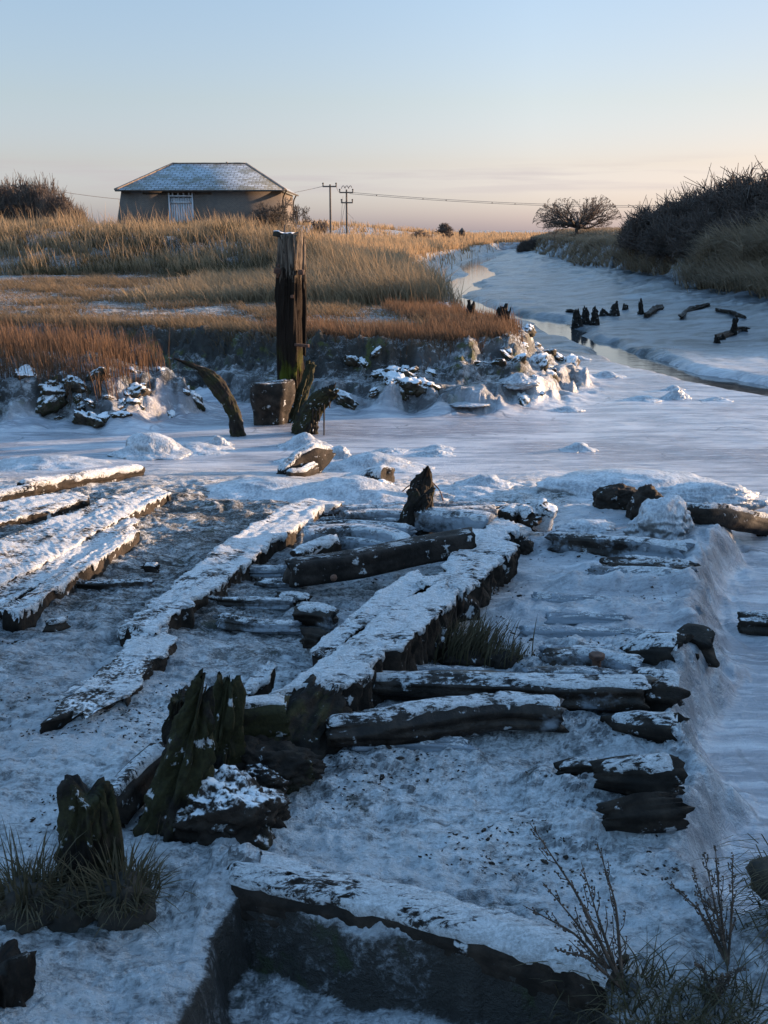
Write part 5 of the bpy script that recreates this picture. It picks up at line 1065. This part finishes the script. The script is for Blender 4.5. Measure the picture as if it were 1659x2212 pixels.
def wire(label, a, b, sag, marks=0):
    t = np.linspace(0, 1, 40)[:, None]; P = np.asarray(a) * (1 - t) + np.asarray(b) * t; P[:, 2] -= sag * 4 * t[:, 0] * (1 - t[:, 0])
    V, q4 = tubes(P[:-1], P[1:], .026, .026, 4); o = mk("overhead_wire", V, q4, None, WIRE); tag(o, label, "wire", "overhead wires")
    for i in range(marks):
        p = P[2 + i * 3 + (i % 2)]; v, f = ico(1); mk("marker", v * .09 + p - [0, 0, .12], None, f, WIRE, o)
wire("upper overhead wire running right from the two-armed pole, with markers", D(763, 415.5, 146), D(1720, 437, 150), 1.0, 9)
wire("lower overhead wire running right from the two-armed pole", D(755, 418, 146), D(1720, 441, 152), 1.0)
wire("overhead wire from the far left pole behind the barn to the taller pole", D(50, 399, 112), D(698, 402, 140), 1.9)
wire("short overhead wire between the two utility poles beyond the barn", D(727, 403, 140), D(735, 415, 146), .3)

# ------------------------------------------------------------------ bare trees and shrubs
BARK = simple("bark", (.035, .027, .022), (.075, .058, .046), 6, .9); TWIG = simple("twig", (.065, .046, .037), (.13, .095, .074), 3, .9); TWIGD = simple("dark_twig", (.042, .031, .026), (.105, .078, .064), 3, .9)
def grow(seed, L, depth, spread, nb, upb, r0, flat=1.0, first=.25):
    rr = np.random.default_rng(seed); T, W = [], []
    def rec(p, d, l, r, k):
        n = 3; 
        for i in range(n):
            e = p + d * l / n; d2 = d + rr.normal(0, .14, 3); d2[2] += upb * .05; d2 /= np.linalg.norm(d2); r2 = r * .86
            (T if k <= 1 else W).append((p, e, r, r2)); p, d, r = e, d2, r2
            if k < depth and (k > 0 or i == n - 1):
                for _ in range(nb if i == n - 1 else 1):
                    s = rr.normal(0, 1, 3); s[2] = s[2] * flat + upb * .35; nd = d * (1 - spread) + s / np.linalg.norm(s) * spread; nd /= np.linalg.norm(nd)
                    rec(p, nd, l * rr.uniform(.58, .82), r * .66, k + 1)
    rec(np.zeros(3), np.array([0.02, 0, 1.]), L * first, r0, 0)
    # widen after a short bole
    f = lambda S: (np.array([s[0] for s in S]), np.array([s[1] for s in S]), np.array([s[2] for s in S]), np.array([s[3] for s in S]))
    return f(T), f(W)
def tree(label, base, height, width, seed, mat, cat='tree', name="bare_tree", L=1.0, depth=5, spread=.55, nb=3, upb=.6, r0=.06, group="bare trees and bushes beyond the creek", first=.25, rmin=.012):
    (a, b, c, d), (a2, b2, c2, d2) = grow(seed, L, depth, spread, nb, upb, r0, .8, first)
    al = np.concatenate([b, b2]); h = al[:, 2].max(); w = np.percentile(np.abs(al[:, 0]), 98) * 2; s = np.array([width / w, width / w, height / h])
    o = empty(name, base); tag(o, label, cat, group)
    V, q = tubes(a * s + base, b * s + base, np.maximum(c * s[0], rmin), np.maximum(d * s[0], rmin), 6); mk("trunk", V, q, None, BARK, o)
    V, q = tubes(a2 * s + base, b2 * s + base, np.maximum(c2 * s[0], rmin), np.maximum(d2 * s[0], rmin), 3); mk("crown", V, q, None, mat, o)
    return o
def gpt(px, dist, sink=.1):
    p = D(px, 500, dist); return np.array([p[0], dist, LZ(p[0], dist) - sink])
def at_h(py, dist, base): return D(0, py, dist)[2] - base[2]
def dome_tree(label, base, a, h, seed, mat):
    rr = np.random.default_rng(seed); T, W = [], []
    def limb(p, tip, r, n, lev, out):
        d0 = tip - p; L = np.linalg.norm(d0); pts = [p]
        bend = rr.normal(0, .07 * L, 3)
        for i in range(1, n + 1):
            f = i / n; pts.append(p + d0 * f + bend * math.sin(math.pi * f) + rr.normal(0, .018 * L, 3) + np.array([0, 0, -.10 * L * math.sin(math.pi * f) * (lev == 0)]))
        for i in range(n):
            out.append((pts[i], pts[i + 1], r * (1 - .75 * i / n), r * (1 - .75 * (i + 1) / n)))
            if lev < 3 and i >= (1 if lev else 2):
                for _ in range((2, 3, 2)[lev]):
                    d = d0 / L + rr.normal(0, .48, 3) + np.array([0, 0, .10]); d /= np.linalg.norm(d); l = L * rr.uniform(.22, .42)
                    e = pts[i + 1] + d * l; rad = math.sqrt((e[0] / a) ** 2 + (e[1] / a) ** 2 + (e[2] / h) ** 2)
                    if rad > 1.03: e = e / rad * 1.03
                    limb(pts[i + 1], e, r * (1 - .75 * i / n) * .55, (6, 4, 3, 2)[lev + 1], lev + 1, W)
    for i in range(26):
        az = 2.4 * i + rr.normal(0, .2); el = math.asin(rr.uniform(.10, .98)); tip = np.array([math.cos(az) * math.cos(el) * a, math.sin(az) * math.cos(el) * a, math.sin(el) * h]) * rr.uniform(.72, .9)
        limb(np.array([rr.normal(0, .08), rr.normal(0, .08), rr.uniform(.1, .45)]), tip, .10, 7, 0, T)
    T.append((np.array([0, 0, -1.0]), np.array([0, 0, .6]), .22, .15))
    o = empty("bare_tree", base); tag(o, label, "tree", "bare trees and bushes beyond the creek")
    for nm, S, kk, mm, mn in (("trunk", T, 6, BARK, .025), ("crown", W, 3, mat, .010)):
        P0, P1, r0, r1 = (np.array([x[i] for x in S]) for i in range(4)); V, q = tubes(P0 + base, P1 + base, np.maximum(r0, mn), np.maximum(r1, mn), kk); mk(nm, V, q, None, mm, o)
b = gpt(1246, 89); b[2] += .75; dome_tree("round-headed bare tree alone on the right bank against the sky", b, 3.75, at_h(412, 89, b), 5, TWIG)
b = gpt(652, 60); tree("scraggy little bare tree at the barn's right corner", b, at_h(440, 60, b), 1.3, 8, BARK, depth=4, upb=.9, r0=.05, first=.8, rmin=.010)
b = gpt(590, 61); tree("leafless climber against the barn's front near its right corner", b, at_h(425, 61, b), 2.2, 18, BARK, depth=5, upb=.8, r0=.05, first=.6, rmin=.010)
b = gpt(687, 78); tree("small round bare bush left of the utility poles", b, at_h(472, 78, b), 1.3, 9, TWIG, 'bush', depth=5, spread=.7, upb=.5, rmin=.016)
b = gpt(971, 128); tree("small bare tree left of the pointed hide on the far marsh", b, at_h(480, 128, b), 2.7, 10, TWIG, depth=5, spread=.6, nb=3, upb=.7, rmin=.022)
b = gpt(914, 122); tree("low spreading bare bush on the far marsh", b, at_h(494, 122, b), 2.8, 11, TWIG, 'bush', depth=5, spread=.75, upb=.35, rmin=.022)
# pointed hide
b = gpt(998, 132); o = empty("marsh_hide", b); tag(o, "small dark pointed hut on legs far out on the marsh", "hut"); zt = D(0, 491, 132)[2]; zm = D(0, 500, 132)[2]; zl = D(0, 509, 132)[2]
HM = simple("dark_board", (.03, .025, .025), (.06, .05, .045), 4)
w = .36; x, y = b[0], b[1]
V = np.array([[x - w, y - w, zl], [x + w, y - w, zl], [x + w, y + w, zl], [x - w, y + w, zl], [x - w, y - w, zm], [x + w, y - w, zm], [x + w, y + w, zm], [x - w, y + w, zm]]); mk("cabin", V, [[0, 1, 5, 4], [1, 2, 6, 5], [2, 3, 7, 6], [3, 0, 4, 7], [3, 2, 1, 0]], None, HM, o, False)
V = np.array([[x - w - .06, y - w - .06, zm], [x + w + .06, y - w - .06, zm], [x + w + .06, y + w + .06, zm], [x - w - .06, y + w + .06, zm], [x, y, zt]]); mk("roof", V, [[3, 2, 1, 0]], [[0, 1, 4], [1, 2, 4], [2, 3, 4], [3, 0, 4]], HM, o, False)
for sx in (-1, 1):
    for sy in (-1, 1):
        V, q4 = tubes([[x + sx * w * .8, y + sy * w * .8, b[2]]], [[x + sx * w * .8, y + sy * w * .8, zl]], .05, .05, 6); mk("leg", V, q4, None, HM, o)
def shrub_mesh(seed, n, mat, leaf, spiky=.3, tw=.012):
    """a dome of twigs, unit half-width, unit height, with dead leaves caught inside"""
    rr = np.random.default_rng(seed); o = rr.normal(0, 1, (n, 3)); o /= np.linalg.norm(o, axis=1, keepdims=True); o[:, 2] = np.abs(o[:, 2])
    rad = rr.random(n) ** .45; lob = 1 + .5 * fbm3(o[:, 0] * 2.2 + seed, o[:, 1] * 2.2, o[:, 2] * 2.2, 3, seed)
    P = o * (rad * lob)[:, None] * np.array([1, 1, .92])
    d = o * .55 + np.array([0, 0, .5]) + rr.normal(0, .55, (n, 3)); d /= np.linalg.norm(d, axis=1, keepdims=True)
    l = rr.uniform(.10, .26, n) * (1 + spiky * (rr.random(n) > .82) * 2)
    m = P + d * l[:, None] * .5; e = m + (d + rr.normal(0, .3, (n, 3))) * l[:, None] * .5
    s = m + (d + rr.normal(0, .8, (n, 3))) * l[:, None] * .45
    V, q = tubes(np.concatenate([P, m, m]), np.concatenate([m, e, s]), np.r_[np.full(n, tw), np.full(2 * n, tw * .7)], np.r_[np.full(n, tw * .7), np.full(2 * n, tw * .4)], 3)
    k = leaf; o2 = rr.normal(0, 1, (k, 3)); o2 /= np.linalg.norm(o2, axis=1, keepdims=True); o2[:, 2] = np.abs(o2[:, 2]); lob2 = 1 + .5 * fbm3(o2[:, 0] * 2.2 + seed, o2[:, 1] * 2.2, o2[:, 2] * 2.2, 3, seed)
    c = o2 * (rr.random(k) ** .4 * lob2)[:, None] * .84; a = rr.normal(0, 1, (k, 3)) * .035; bb = rr.normal(0, 1, (k, 3)) * .035
    VL = np.stack([c - a, c - bb, c + a, c + bb], 1).reshape(-1, 3); qL = np.arange(4 * k).reshape(-1, 4)
    ns = 26; az = rr.uniform(0, 6.28, ns); tp = np.stack([np.cos(az) * .6, np.sin(az) * .6, rr.uniform(.5, .85, ns)], 1); b0 = tp * np.array([.25, .25, 0]); VS, qS = tubes(b0, tp, .035, .012, 5)
    me = []
    for nm, v, qq in (("stems", VS, qS), ("twigs", V, q), ("dead_leaves", VL, qL)):
        ob = mk(nm, v, qq, None, mat, None, False, origin=(0, 0, 0)); me.append((nm, ob.data)); bpy.data.objects.remove(ob)
    return me
def place_shrub(meshes, label, base, w, h, rz, group, name="thorn_shrub"):
    o = empty(name, base); o.rotation_euler.z = rz; o.scale = (w, w, h); tag(o, label, "shrub", group)
    for nm, me in meshes:
        c = bpy.data.objects.new(nm, me); COL.objects.link(c); c.parent = o
    return o
SH = [shrub_mesh(31, 5200, TWIGD, 5200), shrub_mesh(32, 5200, TWIGD, 5200, .5), shrub_mesh(33, 5200, TWIG, 1800, .2)]
HG = "thorn shrubs along the right bank"
for i, (px, dist, pyt, w, k, lb) in enumerate([
    (1392, 58, 470, 1.3, 1, "smallest, leftmost thorn shrub of the right bank with arching sprays"), (1455, 55, 441, 2.3, 0, "second thorn shrub from the left on the right bank"), (1535, 52, 418, 2.6, 1, "middle thorn shrub of the right bank"),
    (1610, 49, 404, 2.6, 0, "tall thorn shrub second from the right edge"), (1690, 46, 386, 2.8, 1, "tallest thorn shrub, cut by the right edge"), (1480, 50, 478, 2.0, 1, "low thorn shrub in front of the middle ones"), (1575, 46, 470, 2.2, 0, "broad low thorn shrub below the tall ones"), (1660, 42.5, 468, 2.2, 1, "low thorn shrub at the right edge behind the grass tussock"),
    (1420, 56, 500, 1.6, 0, "lowest dark thorn shrub below the leftmost one"), (1790, 42, 390, 2.8, 0, "thorn shrub outside the right edge"), (1900, 38, 400, 2.8, 1, "thorn shrub farther outside the right edge")]):
    b = gpt(px, dist, .15); place_shrub(SH[k], lb, b, w, at_h(pyt, dist, b) / .95, i * 1.7, HG)
b = gpt(1148, 108, .15); place_shrub(SH[0], "dark low bush where the creek bends out of sight", b, 1.5, at_h(517, 108, b), .4, "dark bushes at the bend")
for i, (px, dist, pyt, w, lb) in enumerate([(-40, 74, 396, 2.4, "bare shrub cut by the left edge behind the long grass"), (12, 76, 402, 2.0, "bare shrub just left of the distant pole"), (85, 74, 399, 2.0, "tallest bare shrub right of the distant pole"), (130, 72, 425, 1.5, "bare shrub sloping down toward the barn"), (165, 70, 452, .9, "lowest bare shrub nearest the barn at left")]):
    b = gpt(px, dist, .15); place_shrub(SH[2], lb, b, w, at_h(pyt, dist, b) / .95, i * 2.1, "bare shrubs behind the long grass at left")
# the hedge on the near right bank, outside the picture, whose shade lies over the wharf
for i, (x, y, w, h) in enumerate([(13.4, 9.7, 1.5, 3.0), (13.0, 8.4, 1.8, 3.5), (12.8, 7.6, 2.0, 3.7), (12.0, 6.6, 2.0, 3.7), (11.0, 4.4, 2.0, 3.8), (10.2, 2.2, 2.0, 3.7), (9.2, 0.0, 2.0, 3.7), (8.4, -2.2, 2.0, 3.7), (14.4, 7.6, 2.0, 3.6), (14.0, 6.5, 2.2, 3.8), (13.0, 3.0, 2.2, 3.8)]):
    place_shrub(SH[i % 2], "thorn shrub of the hedge shading the wharf from the right", (x, y, LZ(x, y) - .15), w, h * .68, i * 1.3, "hedge on the near right bank")

for i, (x, y, w, h) in enumerate([(17.0, 29.5, 1.6, 1.5), (16.6, 32.0, 1.6, 1.6), (17.2, 34.5, 1.8, 1.7)]):  # unseen scrub, put in to throw shade on the right of the creek
    place_shrub(SH[i % 2], "low thorn shrub added out of view to shade the creek mud", (x, y, LZ(x, y) - .1), w, h, i * 2.3, "unseen scrub added to shade the creek")
def litter():
    r = np.random.default_rng(77); n = 9000; Y = 3.2 * (9.0 / 3.2) ** r.random(n); X = r.uniform(-.5, .5, n) * Y * .95
    k = (polysd(DECK, X, Y) > .1) & (fbm2(X * 1.6, Y * 3., 3, 81) > .10) & (polysd(HOLLOW, X, Y) < -.05); X, Y = X[k], Y[k]; Z = land(X, Y); n = len(X)
    v, f = ico(1); q = r.uniform(.002, .006, n) * (1 + (r.random(n) > .95) * 1.6); a = r.uniform(0, 6.28, n); d = 1 + r.uniform(-.45, .45, (n, len(v)))
    P = v[None] * d[..., None] * q[:, None, None] * np.array([1.9, .9, .45]); c, s_ = np.cos(a)[:, None], np.sin(a)[:, None]
    P = np.stack([P[..., 0] * c - P[..., 1] * s_ + X[:, None], P[..., 0] * s_ + P[..., 1] * c + Y[:, None], P[..., 2] + Z[:, None] + .002], -1)
    o = mk("wood_chips", P.reshape(-1, 3), None, (f[None] + (np.arange(n) * len(v))[:, None, None]).reshape(-1, 3), wood(.22), origin=(0, 0, 0), smooth=False); o['kind'] = 'stuff'
litter()
